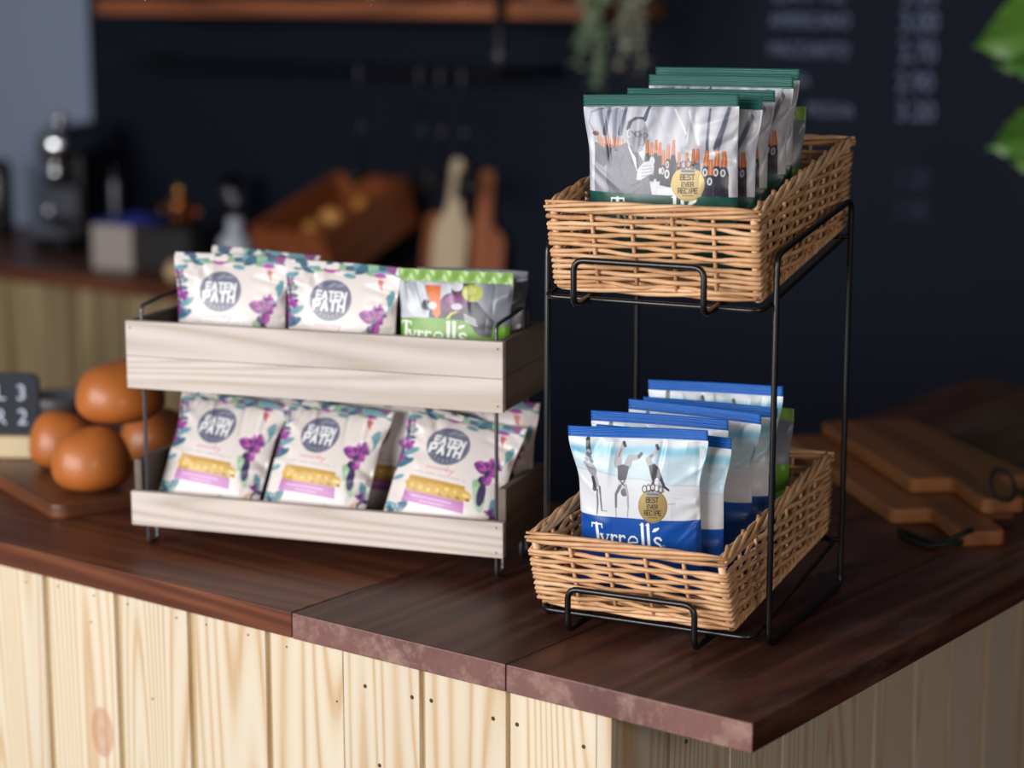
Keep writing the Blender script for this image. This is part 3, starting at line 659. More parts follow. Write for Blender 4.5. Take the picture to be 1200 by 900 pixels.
for x, y in ((31,682),(68,687),(110,698),(107,729),(150,708),(207,724),(242,732),(291,744),(336,758),(179,819),(395,822)): disc(ct, ony(x, y, Yp), (0,-1,0), 0.0012, M_hole, 'nail')

# ------------------------------------------------------------------ wicker baskets
def basket(name, label, loc, rot, W, L, H, lf, lb, ls=0.06, seed=1):
    rs = random.Random(seed); root = thing(name, label, 'basket', loc, rot, group='wicker baskets on the wire stand')
    def corner(h): return [np.array([-W/2-ls*h, -lf*h]), np.array([W/2+ls*h, -lf*h]), np.array([W/2+ls*h, L+lb*h]), np.array([-W/2-ls*h, L+lb*h])]
    nf, nsd = 5, 7; cnt = [nf, nsd, nf, nsd]
    rr, sr = 0.00262, 0.0021; zf = 0.006
    body = MB()
    pit = 0.0059; rows = int((H - 0.011 - zf) / pit)
    for k in range(rows):
        h0 = zf + 0.003 + k*pit; pts = []; g = 0
        jit = [rs.uniform(-.0015, .0015) for _ in range(64)]
        for sidx in range(4):
            n = cnt[sidx]
            for i in range(n*6):
                s = i/(n*6); gi = g + s*n
                j = jit[int(gi) % 64]*(1-(gi % 1)) + jit[(int(gi)+1) % 64]*(gi % 1)
                h = h0 + j
                c = corner(h); A, B = c[sidx], c[(sidx+1) % 4]; d = B-A; nrm = np.array([d[1], -d[0]])/np.linalg.norm(d)
                ce = min(1, min(s, 1-s)*n*1.2)
                o = (rr+sr-0.0004)*math.cos(math.pi*gi + math.pi*k)*ce + 0.0035*(1-ce)
                p = A + d*s + nrm*o
                if i == 0:
                    pn = c[sidx]-c[(sidx-1) % 4]; n2 = np.array([pn[1], -pn[0]])/np.linalg.norm(pn); p = A + (nrm+n2)*0.0036
                pts.append((p[0], p[1], h))
            g += n
        body.tube(pts, [rr*rs.uniform(.85, 1.12) for _ in pts], 6, closed=True, bid=rs.random()*50)
    for sidx in range(4):
        for i in range(1, cnt[sidx]):
            s = i/cnt[sidx]; pts = []
            for h in (zf*0.5, H*0.33, H*0.66, H-0.006):
                c = corner(h); p = c[sidx] + (c[(sidx+1) % 4]-c[sidx])*s; pts.append((p[0], p[1], h))
            body.tube(pts, sr, 6, bid=rs.random()*50)
    body.build('woven_side', M_wicker, root, smooth=True)
    base = MB()
    for i in range(34):
        y = 0.006 + (L-0.012)*i/33; pts = [(-W/2+0.003+(W-0.006)*t/16, y, 0.0035 + 0.0022*math.cos(math.pi*t/2+math.pi*i)) for t in range(17)]
        base.tube(pts, 0.0034, 5, bid=rs.random()*50)
    for i in range(5): x = -W/2+W*(i+.5)/5; base.tube([(x, 0.002, 0.0035), (x, L-0.002, 0.0035)], 0.0022, 5, bid=rs.random()*50)
    base.build('woven_base', M_wicker, root, smooth=True)
    for ci in range(4):
        cp = MB(); pts = [(corner(h)[ci][0]*0.985, corner(h)[ci][1] + (0.002 if ci < 2 else -0.002), h) for h in (0.001, H*0.5, H-0.004)]
        cp.tube(pts, 0.0042, 8, bid=ci*3.3); cp.build('corner_post', M_wicker, root, smooth=True)
    def rope(mb, A, B, n, sr_, hr, pitch, ext=0.0, flat=1.0, sag=0.0):
        A, B = np.array(A), np.array(B); d = B-A; Ln = np.linalg.norm(d); d = d/Ln; A = A-d*ext; B = B+d*ext; Ln += 2*ext
        up = np.array([0, 0, 1.0]); up = up-d*(up@d); up /= np.linalg.norm(up); sd = np.cross(d, up)
        st = max(8, int(Ln/pitch*10))
        for k in range(n):
            ph = 2*math.pi*k/n + rs.uniform(-.2, .2); pts = []
            for i in range(st+1):
                t = i/st; a = ph + 2*math.pi*t*Ln/pitch
                pts.append(A + d*Ln*t + up*(hr*math.sin(a)*flat) + sd*(hr*math.cos(a)))
            rad = [sr_*rs.uniform(.9, 1.1)*(0.55 if i in (0, st) else 1) for i in range(st+1)]
            mb.tube(pts, rad, 6, bid=rs.random()*50)
    rim = MB(); c = corner(H); q = [(p[0], p[1], H-0.002) for p in c]
    rope(rim, q[0], q[1], 5, 0.0026, 0.0046, 0.30, 0.006); rope(rim, q[1], q[2], 5, 0.0027, 0.0048, 0.17, 0.001)
    rope(rim, q[2], q[3], 5, 0.0026, 0.0044, 0.26, 0.006); rope(rim, q[3], q[0], 5, 0.0027, 0.0048, 0.17, 0.001)
    for sgn, (A, B) in ((1, (q[1], q[2])), (-1, (q[0], q[3]))):
        for i in range(7):
            t = (i+.6)/7.4; p = np.array(A)*(1-t)+np.array(B)*t
            rim.tube([(p[0]-sgn*0.001, p[1]-0.014, p[2]-0.004), (p[0]-sgn*0.0035, p[1], p[2]+0.0072)], 0.0026, 7, bid=7.7)
    rim.build('rim', M_wicker, root, smooth=True)
    fr = MB(); c = corner(0.0); q = [(p[0], p[1], 0.0035) for p in c]
    rope(fr, q[0], q[1], 3, 0.0026, 0.0030, 0.22); rope(fr, q[1], q[2], 3, 0.0024, 0.0036, 0.034); rope(fr, q[2], q[3], 3, 0.0026, 0.0030, 0.2); rope(fr, q[3], q[0], 3, 0.0024, 0.0036, 0.034)
    fr.build('foot_border', M_wicker, root, smooth=True)
    return root

# ------------------------------------------------------------------ wire stand
FRp = onz(900, 760, TOP); RZ = R(10.725)
rack = thing('wire_display_stand', 'black wire display stand with two tiers holding the wicker baskets', 'display stand', (FRp[0], FRp[1], TOP), (0, 0, RZ))
rw = 0.0034
for x in (0.0, -0.256):
    m = MB(); m.tube(fillet([(x, 0, rw), (x, 0, 0.414), (x, 0.246, 0.448), (x, 0.246, rw)], 0.014, True), rw, 10, closed=True); m.build('side_frame', M_black, rack, smooth=True)
def tray(zf, zb, yf):
    m = MB(); m.tube(fillet([(-0.2495, 0.244, zb), (-0.2490, yf, zf), (-0.0070, yf, zf), (-0.0065, 0.244, zb)], 0.014, True), 0.003, 10, closed=True); m.build('tray_frame', M_black, rack, smooth=True)
    for x in (-0.198, -0.058):
        zz = lambda y: zf + (zb-zf)*(y-yf)/(0.244-yf)
        m = MB(); m.tube([(x, yf, zf-0.003), (x, 0.244, zb-0.003)], 0.0026, 8); m.build('cross_wire', M_black, rack, smooth=True)
def stop(zl, zt, y, zin):
    m = MB(); m.tube(fillet([(-0.200, -0.01, zin), (-0.200, y, zl), (-0.200, y, zt), (-0.057, y, zt), (-0.057, y, zl), (-0.057, -0.01, zin)], 0.012), rw, 10); m.build('stop_loop', M_black, rack, smooth=True)
tray(0.0185, 0.058, -0.030); stop(0.0100, 0.0565, -0.0665, 0.0100)
tray(0.3590, 0.406, -0.022); stop(0.3560, 0.4040, -0.0560, 0.3610)
m = MB(); m.tube([(0, 0.246, 0.058), (-0.256, 0.246, 0.058)], 0.003, 8); m.build('back_bar', M_black, rack, smooth=True)
m = MB(); m.tube([(0, 0.246, 0.406), (-0.256, 0.246, 0.406)], 0.003, 8); m.build('back_bar', M_black, rack, smooth=True)

def rk(a_, b_, z_):
    ca, sa = math.cos(RZ), math.sin(RZ); return (FRp[0] + a_*ca - b_*sa, FRp[1] + a_*sa + b_*ca, TOP + z_)
TL = math.atan2(0.0505, 0.274)
basket('wicker_basket', 'honey coloured wicker basket on the lower tier holding blue crisp packets', rk(-0.1360, -0.034, 0.0262), (0.138, 0, RZ-0.024), 0.216, 0.289, 0.0855, 0.212, 0.22, 0.0, 3)
basket('wicker_basket', 'honey coloured wicker basket on the upper tier holding green crisp packets', rk(-0.1263, -0.009, 0.3662), (0.169, 0, RZ+0.004), 0.219, 0.284, 0.094, 0.056, 0.28, 0.027, 8)

# ------------------------------------------------------------------ crisp packets in the baskets
S_blue = plain('blue_seal_film', (10, 98, 190), 0.3, coat=0.3, noise=0.06, nscale=40); S_green = plain('green_seal_film', (34, 98, 90), 0.3, coat=0.3, noise=0.08, nscale=40)
S_veg = plain('lime_green_seal_film', (140, 182, 90), 0.35, coat=0.2, noise=0.1, nscale=40)
aB = art_blue(2.0); aB2 = art_blue(1.0); aG = art_green(2.0); aG2 = art_green(1.1); aV = art_veg(1.5)
FRW = (FRp[0], FRp[1], TOP)
base_p = dict(W=0.156, H=0.172, T=0.0165, cl=0.13, cr=0.09, wave=0.003, ph=0.5, lean=0.0, seed=1)
def P_(**k): d = dict(base_p); d.update(k); return d
gB, gG = 'blue crisp packets in the lower basket', 'green crisp packets in the upper basket'
flo = lambda b_: 0.030 + 0.176*(b_+0.036)
b1 = make_packet('crisp_packet', 'blue topped crisp packet with handstanding bathers, frontmost in the lower basket', aB, P_(seed=5, cr=0.13, wave=0.0025), gB, None, seal_mat=S_blue)
place(b1, FRW, -0.139, -0.008, 0.048, RZ, lean=-0.05, yaw=0.12, roll=-0.03, sc=0.97)
b2 = make_packet('crisp_packet', 'blue topped crisp packet low at the right, directly behind the frontmost packet', aB2, P_(seed=9, ph=1.5, wave=0.002, cr=0.11), gB, None, seal_mat=S_blue)
place(b2, FRW, -0.129, 0.026, 0.0330, RZ, lean=-0.03, yaw=-0.03)
spots = [(-0.146, 0.060, 0.043, -0.04, 0.06, -0.01, 'blue topped crisp packet with its seal just above the frontmost packet'),
         (-0.124, 0.094, 0.048, -0.02, -0.03, 0.015, 'blue topped crisp packet third row back in the lower basket, seal tilted'),
         (-0.118, 0.128, 0.046, 0.00, 0.03, 0.0, 'blue topped crisp packet mostly hidden, second from the back of the blue ones'),
         (-0.122, 0.164, 0.061, 0.0, 0.08, -0.02, 'hindmost blue topped crisp packet in the lower basket')]
for a_, b_, z_, ln, yw, rl, lb in spots:
    c = copy_tree(b2); c['label'] = lb; place(c, FRW, a_, b_, z_, RZ, lean=ln, yaw=yw, roll=rl)
veg = make_packet('crisp_packet', 'lime green topped vegetable crisp packet between floral packet and upper crate end', aV, dict(W=0.145, H=0.132, T=0.016, cl=0.04, cr=0.05, wave=0.002, ph=0.2, lean=0.0, seed=21, sh=0.014, zig=True), 'vegetable crisp packets', None, seal_mat=S_veg)
c = copy_tree(veg); c['label'] = 'lime green topped vegetable crisp packet at the very back of the lower basket'; place(c, FRW, -0.116, 0.198, 0.070, RZ, sc=1.0, yaw=-0.05)
# upper basket
g1 = make_packet('crisp_packet', 'green topped crisp packet with old photograph of man and bottles, frontmost in the upper basket', aG, P_(H=0.160, seed=14, cl=0.07, cr=0.02, wave=0.002, ph=2.0, T=0.0145), gG, None, seal_mat=S_green)
place(g1, FRW, -0.136, 0.026, 0.3860, RZ, lean=0.0, yaw=0.10, roll=-0.02, sc=1.075)
g2 = make_packet('crisp_packet', 'green topped crisp packet whose right end shows just beside the frontmost green packet', aG2, P_(H=0.160, seed=17, cl=0.08, cr=0.08, wave=0.003, ph=1.2, T=0.0145), gG, None, seal_mat=S_green)
place(g2, FRW, -0.121, 0.060, 0.388, RZ, lean=0.0, sc=1.045, yaw=-0.02)
for a_, b_, z_, ln, yw, sc, lb in ((-0.121, 0.092, 0.394, 0.0, 0.05, 1.045, 'green topped crisp packet third from the front of the upper basket, seal curving up'),
                               (-0.113, 0.130, 0.406, 0.0, 0.0, 1.05, 'tall standing green topped crisp packet fourth from the front of the upper basket'),
                               (-0.118, 0.163, 0.413, 0.0, 0.03, 1.05, 'hindmost green topped crisp packet in the upper basket')):
    c = copy_tree(g2); c['label'] = lb; place(c, FRW, a_, b_, z_, RZ, lean=ln, yaw=yw, sc=sc)
for b_, z_, lb in ((0.196, 0.408, 'lime green topped vegetable crisp packet peeking out behind the green packets'), (0.231, 0.396, 'lime green topped vegetable crisp packet standing hindmost in the upper basket')):
    c = copy_tree(veg); c['label'] = lb; place(c, FRW, -0.127, b_, z_, RZ, sc=1.05)

# ------------------------------------------------------------------ wooden two tier crate stand
CFp = onz(588, 680, TOP); CZ = R(18.0)
cs = thing('wooden_crate_stand', 'whitewashed two tier wooden crate stand on thin wire feet holding floral snack packets', 'display stand', (CFp[0], CFp[1], TOP), (0, 0, CZ))
def crate(parent, nm, z0, zf1, zs0, zs1, depth, planks):
    for i, (p0, p1) in enumerate(planks):
        m = MB(); m.box((-0.477, -0.013, p0), (0.006, -0.003, p1), bid=z0*9+i*2.1); m.build(nm + '_front_plank', M_white, parent, bevel=0.0006)
    for x0, x1 in ((-0.477, -0.4675), (-0.0035, 0.006)):
        h = (zs0+zs1)/2
        m = MB(); m.box((x0, -0.0028, zs0), (x1, depth, h-0.0003), bid=x0+3); m.box((x0, -0.0028, h+0.0003), (x1, depth, zs1), bid=x0+6); m.build(nm + '_end', M_greywood, parent, bevel=0.0006)
    m = MB(); m.box((-0.467, depth-0.010, zs0), (-0.004, depth-0.0005, zs1), bid=4.4+z0); m.build(nm + '_back', M_greywood, parent, bevel=0.0006)
    m = MB(); m.box((-0.467, -0.0025, z0), (-0.004, depth-0.0105, z0+0.006), bid=8.1+z0); m.build(nm + '_floor', M_greywood, parent)
crate(cs, 'upper_crate', 0.204, 0.283, 0.202, 0.2835, 0.146, [(0.2012, 0.2405), (0.2410, 0.2835)])
crate(cs, 'lower_crate', 0.036, 0.072, 0.034, 0.110, 0.140, [(0.0300, 0.0720)])
for x in (-0.4635, -0.0075):
    m = MB(); m.tube(fillet([(x, 0.026, 0.040), (x, 0.026, 0.003), (x, 0.0035, 0.003), (x, 0.0035, 0.300), (x, 0.115, 0.308), (x, 0.115, 0.003), (x, 0.092, 0.003), (x, 0.092, 0.040)], 0.008), 0.0024, 8)
    m.build('wire_end', M_iron, cs, smooth=True)
for x, z in ((0.000, 0.2755), (0.000, 0.209), (-0.471, 0.2755), (-0.002, 0.066), (-0.002, 0.036)):
    m = MB(); Mx = Matrix.Translation((x, -0.013, z)) @ Matrix.Rotation(math.pi/2, 4, 'X'); m.lathe([(0.0010, -0.001), (0.0010, 0.0004)], 8, Mx); m.build('nail', M_hole, cs)

CFW = (CFp[0], CFp[1], TOP)
aF = art_floral(1.9); aF2 = art_floral(1.1)
S_flo = plain('white_seal_film', (214, 214, 216), 0.4, coat=0.1, noise=0.05)
def floralseal():
    m, nt, b = newmat('floral_printed_seal'); N = nt.nodes; L = nt.links; b.inputs['Roughness'].default_value = 0.4
    tc = N.new('ShaderNodeTexCoord'); vo = N.new('ShaderNodeTexVoronoi'); vo.inputs['Scale'].default_value = 75
    L.new(tc.outputs['Object'], vo.inputs['Vector']); sp = N.new('ShaderNodeSeparateColor'); L.new(vo.outputs['Color'], sp.inputs[0])
    cr = N.new('ShaderNodeValToRGB'); cr.color_ramp.interpolation = 'CONSTANT'; e = cr.color_ramp.elements
    for _ in range(4): e.new(0.5)
    for i, (p, c) in enumerate([(0, (120, 166, 176)), (0.22, (226, 222, 224)), (0.42, (70, 112, 134)), (0.6, (150, 88, 150)), (0.75, (150, 186, 156)), (0.9, (236, 232, 230))]): e[i].position = p; e[i].color = (*lin(c), 1)
    L.new(sp.outputs[0], cr.inputs[0]); L.new(cr.outputs[0], b.inputs['Base Color']); return m
S_floral = floralseal()
fp = dict(W=0.150, H=0.140, T=0.019, cl=0.05, cr=0.06, wave=0.006, ph=0.9, lean=0.0, seed=31, sh=0.009, back=(222, 216, 214), curl=0.004, nc=22)
gF = 'floral snack packets on the crate stand'
f0 = make_packet('snack_packet', 'white floral snack packet leftmost in the upper crate, round slate logo fully visible', aF, fp, gF, None, seal_mat=S_floral)
place(f0, CFW, -0.366, 0.046, 0.2115, CZ, lean=0.05, yaw=0.03, roll=0.015, sc=1.0)
f1 = copy_tree(f0); f1['label'] = 'white floral snack packet in the middle of the upper crate, beside the vegetable crisps'; place(f1, CFW, -0.222, 0.046, 0.2075, CZ, lean=0.05, yaw=-0.04, roll=0.03, sc=1.0)
place(veg, CFW, -0.0745, 0.046, 0.2110, CZ, lean=0.04, sc=0.98)
fp2 = dict(fp); fp2.update(seed=44, cl=0.09, cr=0.10, T=0.020, bottom=False, wave=0.005, ph=2.2, nc=26)
f2 = make_packet('snack_packet', 'white floral snack packet leaning in the lower crate, front row, nearest the buns', aF, fp2, gF, None, seal_mat=S_floral)
place(f2, CFW, -0.394, 0.020, 0.0470, CZ, lean=0.45, roll=0.12, yaw=0.02)
f3 = copy_tree(f2); f3['label'] = 'white floral snack packet leaning in the lower crate, middle of the front row'; place(f3, CFW, -0.252, 0.020, 0.0450, CZ, lean=0.45, roll=0.08, yaw=-0.03)
f4 = copy_tree(f0); f4['label'] = 'white floral snack packet leaning in the lower crate, front row, beside the wire stand'; place(f4, CFW, -0.090, 0.016, 0.0435, CZ, lean=0.47, roll=0.14, yaw=0.0)
bk = make_packet('snack_packet', 'white floral snack packet behind, its top seal above the lower front packet nearest the buns', aF2, dict(fp, seed=52, ph=3.0), gF, None, seal_mat=S_floral)
place(bk, CFW, -0.345, 0.104, 0.043, CZ, lean=0.05, roll=0.03)
for a_, b_, z_, ln, rl, lb in ((-0.195, 0.104, 0.043, 0.05, 0.02, 'white floral snack packet behind, showing between the middle and end front packets'),
                               (-0.072, 0.105, 0.045, 0.05, 0.05, 'white floral snack packet behind, its corner sticking out past the lower crate end')):
    c = copy_tree(bk); c['label'] = lb; place(c, CFW, a_, b_, z_, CZ, lean=ln, roll=rl)
c = copy_tree(bk); c['label'] = 'white floral snack packet at the back of the upper crate, only its bent corner showing'; place(c, CFW, -0.350, 0.098, 0.2115, CZ, lean=0.03, roll=0.04)
silver = make_packet('crisp_packet', 'silver grey packet corner showing behind the vegetable crisps in the upper crate', aF2, dict(fp, seed=3), 'vegetable crisp packets', None, mat=plain('silver_film', (128, 130, 142), 0.3, 0.4, noise=0.2, nscale=30), seal_mat=plain('silver_seal_film', (150, 152, 164), 0.3, 0.4))
place(silver, CFW, -0.070, 0.096, 0.2115, CZ, lean=0.0, sc=0.93)

# ------------------------------------------------------------------ buns on the board
def outline_board(name, label, pts, z0, th, mat, cat='cutting board', group=None, ang=0.0, rnd=0.012):
    c = sum((Vector((p[0], p[1])) for p in pts), Vector((0, 0)))/len(pts)
    o = thing(name, label, cat, (c.x, c.y, z0), (0, 0, ang), group=group)
    lp = [Matrix.Rotation(-ang, 3, 'Z') @ Vector((p[0]-c.x, p[1]-c.y, 0)) for p in pts]
    m = MB(); m.prism([(p[0], p[1]) for p in fillet(lp, rnd, True, 4)], 0.0, th); m.build('board', mat, o, bevel=0.004)
    return o
e1 = np.array([-0.94, 0.34]); e2 = np.array([0.34, 0.94]); c0 = np.array([-2.052, 1.742])
bp = [c0 + e2*0.010 + e1*0.0, c0 + e1*0.012 - e2*0.002, c0 + e1*0.42, c0 + e1*0.44 + e2*0.03, c0 + e1*0.44 + e2*0.27, c0 + e1*0.42 + e2*0.29, c0 + e1*0.02 + e2*0.29, c0 + e2*0.27]
BT = 0.020
m = outline_board('cutting_board', 'walnut brown cutting board carrying the glazed buns', bp[::-1], TOP, BT, M_walnut, ang=math.atan2(-0.34, 0.94))
def bun(label, px, py, z, rx, rz, rot=0.0, tilt=(0, 0), wid=1.0):
    """px, py: pixel of the base centre"""
    P = onz(px, py, z); o = thing('bread_bun', label, 'bread bun', (P[0], P[1], z), (tilt[0], tilt[1], rot), group='glazed buns on the cutting board')
    m = MB(); prof = []
    for i in range(19):
        t = i/18; a = -math.pi/2 + math.pi*t; r = math.cos(a); zz = math.sin(a)
        r = max(r, 0.002) ** 0.8; z_ = rz*(0.62 + (0.62 if zz < 0 else 1.0)*0.62*zz*1.0) if zz < 0 else rz*(0.62 + 0.72*zz)
        prof.append((rx*(max(r, 0.001)**0.86), z_*0.92))
    z0 = prof[0][1]; prof = [(r, z_-z0) for r, z_ in prof]
    m.lathe(prof, 36, None, sx=1.0, sy=wid)
    rs = random.Random(label); ph = rs.uniform(0, 6)
    m.v = [(x*(1+0.03*math.sin(3*math.atan2(y, x)+ph)), y*(1+0.03*math.sin(2*math.atan2(y, x)+ph)), zz*(1+0.04*math.sin(x*60+ph)*math.cos(y*50))) for x, y, zz in m.v]
    m.build('crust', M_bun, o, smooth=True); return o
bun('glazed brown bun at the front of the pile, resting on the cutting board', 108, 573, TOP+BT, 0.0525, 0.082, 0.2)
bun('glazed brown bun of the pile furthest from the crate stand, beside the letter board', 75, 547, TOP+BT, 0.048, 0.078, 1.2)
bun('glazed brown bun partly hidden behind the crate stand', 184, 540, TOP+BT, 0.052, 0.074, 2.0)
bun('glazed brown bun topmost of the pile', 141, 494, TOP+BT+0.080, 0.060, 0.082, 0.5, tilt=(0.0, 0.0))
# letter board sign on a pale wooden foot
P = onz(24, 536, TOP+BT); sg = thing('letter_board_sign', 'small black letter board with white letters and numbers on a pale wooden foot', 'sign', (P[0], P[1], TOP), (0, 0, R(34)))
m = MB(); m.box((-0.20, -0.010, BT+0.0005), (0.032, 0.03, 0.052)); m.build('foot', M_signwood, sg, bevel=0.003)
lm = MB(); lm.prism([(x, y) for x, y in [(-0.20, 0.0), (0.020, 0.0), (0.028, 0.008), (0.028, 0.080), (0.020, 0.088), (-0.20, 0.088)]], -0.004, 0.004, Matrix.Translation((0, 0.006, 0.0525)) @ Matrix.Rotation(math.pi/2 - 0.06, 4, 'X'))
bd = lm.build('letter_panel', M_letterboard, sg, bevel=0.001)
for tx, x, z in (('L', -0.034, 0.103), ('3', -0.004, 0.103), ('R', -0.037, 0.068), ('2', -0.003, 0.068)):
    textobj('letter', tx, 0.031, M_letter, bd, (x, 0.0010 + (z-0.052)*0.06, z), (math.pi/2-0.06, 0, 0), 0.0006)
P = onz(72, 486, TOP); ds = thing('dish', 'small grey dish at the back of the counter behind the buns', 'dish', (P[0], P[1], TOP))
m = MB(); m.lathe([(0.028, 0), (0.045, 0.012), (0.052, 0.034), (0.049, 0.034), (0.040, 0.014), (0.02, 0.006)], 28); m.build('bowl', M_greydish, ds, smooth=True)

# ------------------------------------------------------------------ boards on the far arm of the counter
def wpt(x, y, z): p = onz(x, y, z); return np.array([p[0], p[1]])
q = [(-1.475, 2.726), (-1.197, 2.464), (-1.157, 2.506), (-1.075, 2.418), (-1.033, 2.460), (-1.115, 2.548), (-1.075, 2.590), (-1.376, 2.825)]
q2 = [(-1.515, 2.690), (-1.180, 2.375), (-1.142, 2.413), (-1.060, 2.325), (-1.018, 2.367), (-1.100, 2.455), (-1.060, 2.495), (-1.400, 2.790)]
low = outline_board('cutting_board', 'acacia paddle board lying underneath on the far worktop', q2, TOP, 0.020, M_acacia, group='stacked paddle boards', ang=R(-44))
up = outline_board('cutting_board', 'acacia paddle board lying on top of another, black cord through its handle', q, TOP + 0.0205, 0.020, M_acacia, group='stacked paddle boards', ang=R(-44))
def ringcord(parent, P, r, tilt, name='cord'):
    m = MB(); pts = []
    for k in range(20):
        a = 2*math.pi*k/20; v = Matrix.Rotation(tilt, 4, 'Y') @ Vector((r*math.cos(a), r*0.7*math.sin(a), 0)); pts.append(tuple(Vector(P)+v))
    m.tube(pts, 0.0028, 6, closed=True); return m.build(name, M_cord, parent, smooth=True)
cu = Vector(up.location); hp = Matrix.Rotation(R(44), 3, 'Z') @ Vector((-1.060 - cu.x, 2.445 - cu.y, 0)); ringcord(up, (hp.x, hp.y, 0.036), 0.022, 0.9)
cl_ = Vector(low.location); m = MB()
m.tube([tuple(Matrix.Rotation(R(44), 3, 'Z') @ Vector((x-cl_.x, y-cl_.y, z-TOP))) for x, y, z in [(-1.050,2.335,1.022),(-1.055,2.318,1.020),(-1.075,2.300,1.006),(-1.12,2.325,1.004),(-1.155,2.345,1.004),(-1.13,2.315,1.004),(-1.085,2.290,1.005),(-1.050,2.312,1.012)]], 0.0035, 6); m.build('cord', M_cord, low, smooth=True)

# ------------------------------------------------------------------ back counter
BZ = 0.90; BYF = 3.84
bc = thing('back_counter', 'low back counter of upright wooden boards against the dark wall', 'counter')
m = MB(); x = -6.2; i = 0
while x < -3.42:
    m.box((x, BYF + 0.02, 0), (x + 0.108, BYF + 0.04, BZ - 0.04), bid=i*0.7); x += 0.116; i += 1
m.build('front_cladding', wood('aged_pine_board', [(0, (176, 156, 120)), (0.6, (158, 136, 100)), (1, (120, 98, 70))], 'z', var=0.5, rough=0.6), bc)
m = MB(); m.box((-6.2, BYF + 0.045, 0), (-3.40, WALLY - 0.01, BZ - 0.042)); m.build('carcass', plain('dark_carcass', (60, 50, 40), 0.7), bc)
bw = thing('back_worktop', 'brown wooden worktop of the back counter under the coffee machine', 'worktop')
m = MB(); m.box((-6.2, BYF, BZ - 0.04), (-3.38, WALLY - 0.002, BZ), bid=2.2); m.build('plank', M_stain_x, bw, bevel=0.003)

# coffee machine
def atb(x, y, Y): p = ony(x, y, Y); return p
P = ony(80, 290, 4.22); cm = thing('coffee_machine', 'black and chrome pod coffee machine on the back counter before the grey wall', 'coffee machine', (P[0], 4.22, BZ), (0, 0, R(20)))
m = MB(); m.box((-0.06, -0.02, 0.0), (0.07, 0.20, 0.30)); m.build('body', M_darkplastic, cm, bevel=0.02)
m = MB(); m.lathe([(0.001, -0.10), (0.03, -0.098), (0.052, -0.08), (0.062, -0.05), (0.062, 0.13), (0.05, 0.15), (0.001, 0.152)], 28, Matrix.Translation((0.0, 0.0, 0.315)) @ Matrix.Rotation(-math.pi/2, 4, 'X')); m.build('chrome_head', M_chrome, cm, smooth=True)
m = MB(); m.lathe([(0.001, 0), (0.022, 0.004), (0.026, 0.02), (0.018, 0.03), (0.001, 0.032)], 20, Matrix.Translation((0.0, -0.02, 0.372))); m.build('top_knob', M_chrome, cm, smooth=True)
m = MB(); m.lathe([(0.018, 0.0), (0.022, 0.012), (0.022, 0.045), (0.01, 0.05)], 20, Matrix.Translation((0.0, -0.055, 0.215))); m.build('spout', M_chrome, cm, smooth=True)
m = MB(); m.box((-0.055, -0.13, 0.045), (0.065, -0.02, 0.075)); m.build('drip_tray', M_chrome, cm, bevel=0.006)
m = MB(); m.box((-0.05, -0.12, 0.0), (0.06, -0.02, 0.044)); m.build('foot', M_darkplastic, cm, bevel=0.01)
m = MB(); m.box((-0.045, -0.045, 0.10), (0.06, -0.021, 0.19)); m.build('front_panel', M_greyplastic, cm, bevel=0.004)
m = MB(); m.lathe([(0.012, 0), (0.018, 0.01), (0.016, 0.02), (0.001, 0.022)], 16, Matrix.Translation((-0.03, -0.045, 0.12)) @ Matrix.Rotation(math.pi/2, 4, 'X')); m.build('dial', M_chrome, cm, smooth=True)
P = ony(2, 285, 4.30); cn = thing('storage_canister', 'tall black canister at the far end of the back counter', 'canister', (P[0], 4.30, BZ))
m = MB(); m.lathe([(0.04, 0), (0.042, 0.01), (0.042, 0.215), (0.038, 0.225)], 24); m.build('body', M_darkplastic, cn, smooth=True)
m = MB(); m.lathe([(0.036, 0.225), (0.036, 0.24), (0.02, 0.245)], 24); m.build('lid', M_darkplastic, cn, smooth=True)
# boxes
P = onz(128, 316, BZ); bx = thing('cardboard_box', 'pale grey cardboard box on the back counter edge with a blue cloth on it', 'box', (P[0], P[1] + 0.012, BZ), (0, 0, R(14)))
m = MB(); m.box((-0.066, 0, 0), (0.066, 0.11, 0.122)); m.build('carton', M_boxgrey, bx, bevel=0.002)
m = MB(); m.box((-0.062, 0.004, 0.1222), (0.062, 0.106, 0.1245)); m.build('lid_flap', M_boxgrey, bx, bevel=0.001)
pb = Vector((P[0], P[1], 0))
cb = thing('black_box', 'black carton beside the pale grey box on the back counter', 'box', (P[0]+0.16, P[1]+0.065, BZ), (0, 0, R(14)))
m = MB(); m.box((-0.075, 0, 0), (0.075, 0.13, 0.118)); m.build('carton', plain('black_card', (30, 28, 32), 0.6), cb, bevel=0.003)
m = MB(); m.box((-0.07, 0.005, 0.1185), (0.07, 0.125, 0.121)); m.build('lid_flap', plain('dark_card', (36, 34, 38), 0.6), cb, bevel=0.001)
cloth = MB(); nx_, ny_ = 16, 12; vs = []; fs = []
for j in range(ny_):
    for i_ in range(nx_):
        u_, v_ = i_/(nx_-1), j/(ny_-1); vs.append((-0.062+0.20*u_, 0.004+0.105*v_, 0.1265 + 0.006*math.sin(u_*9)*math.cos(v_*6) + 0.007 + 0.018*math.exp(-((u_-.6)**2+(v_-.6)**2)*8)))
top = len(vs); vs += [(x_, y_, z_-0.006) for x_, y_, z_ in vs]
for j in range(ny_-1):
    for i_ in range(nx_-1):
        a_ = j*nx_+i_; fs += [(a_, a_+1, a_+nx_+1, a_+nx_), (top+a_, top+a_+nx_, top+a_+nx_+1, top+a_+1)]
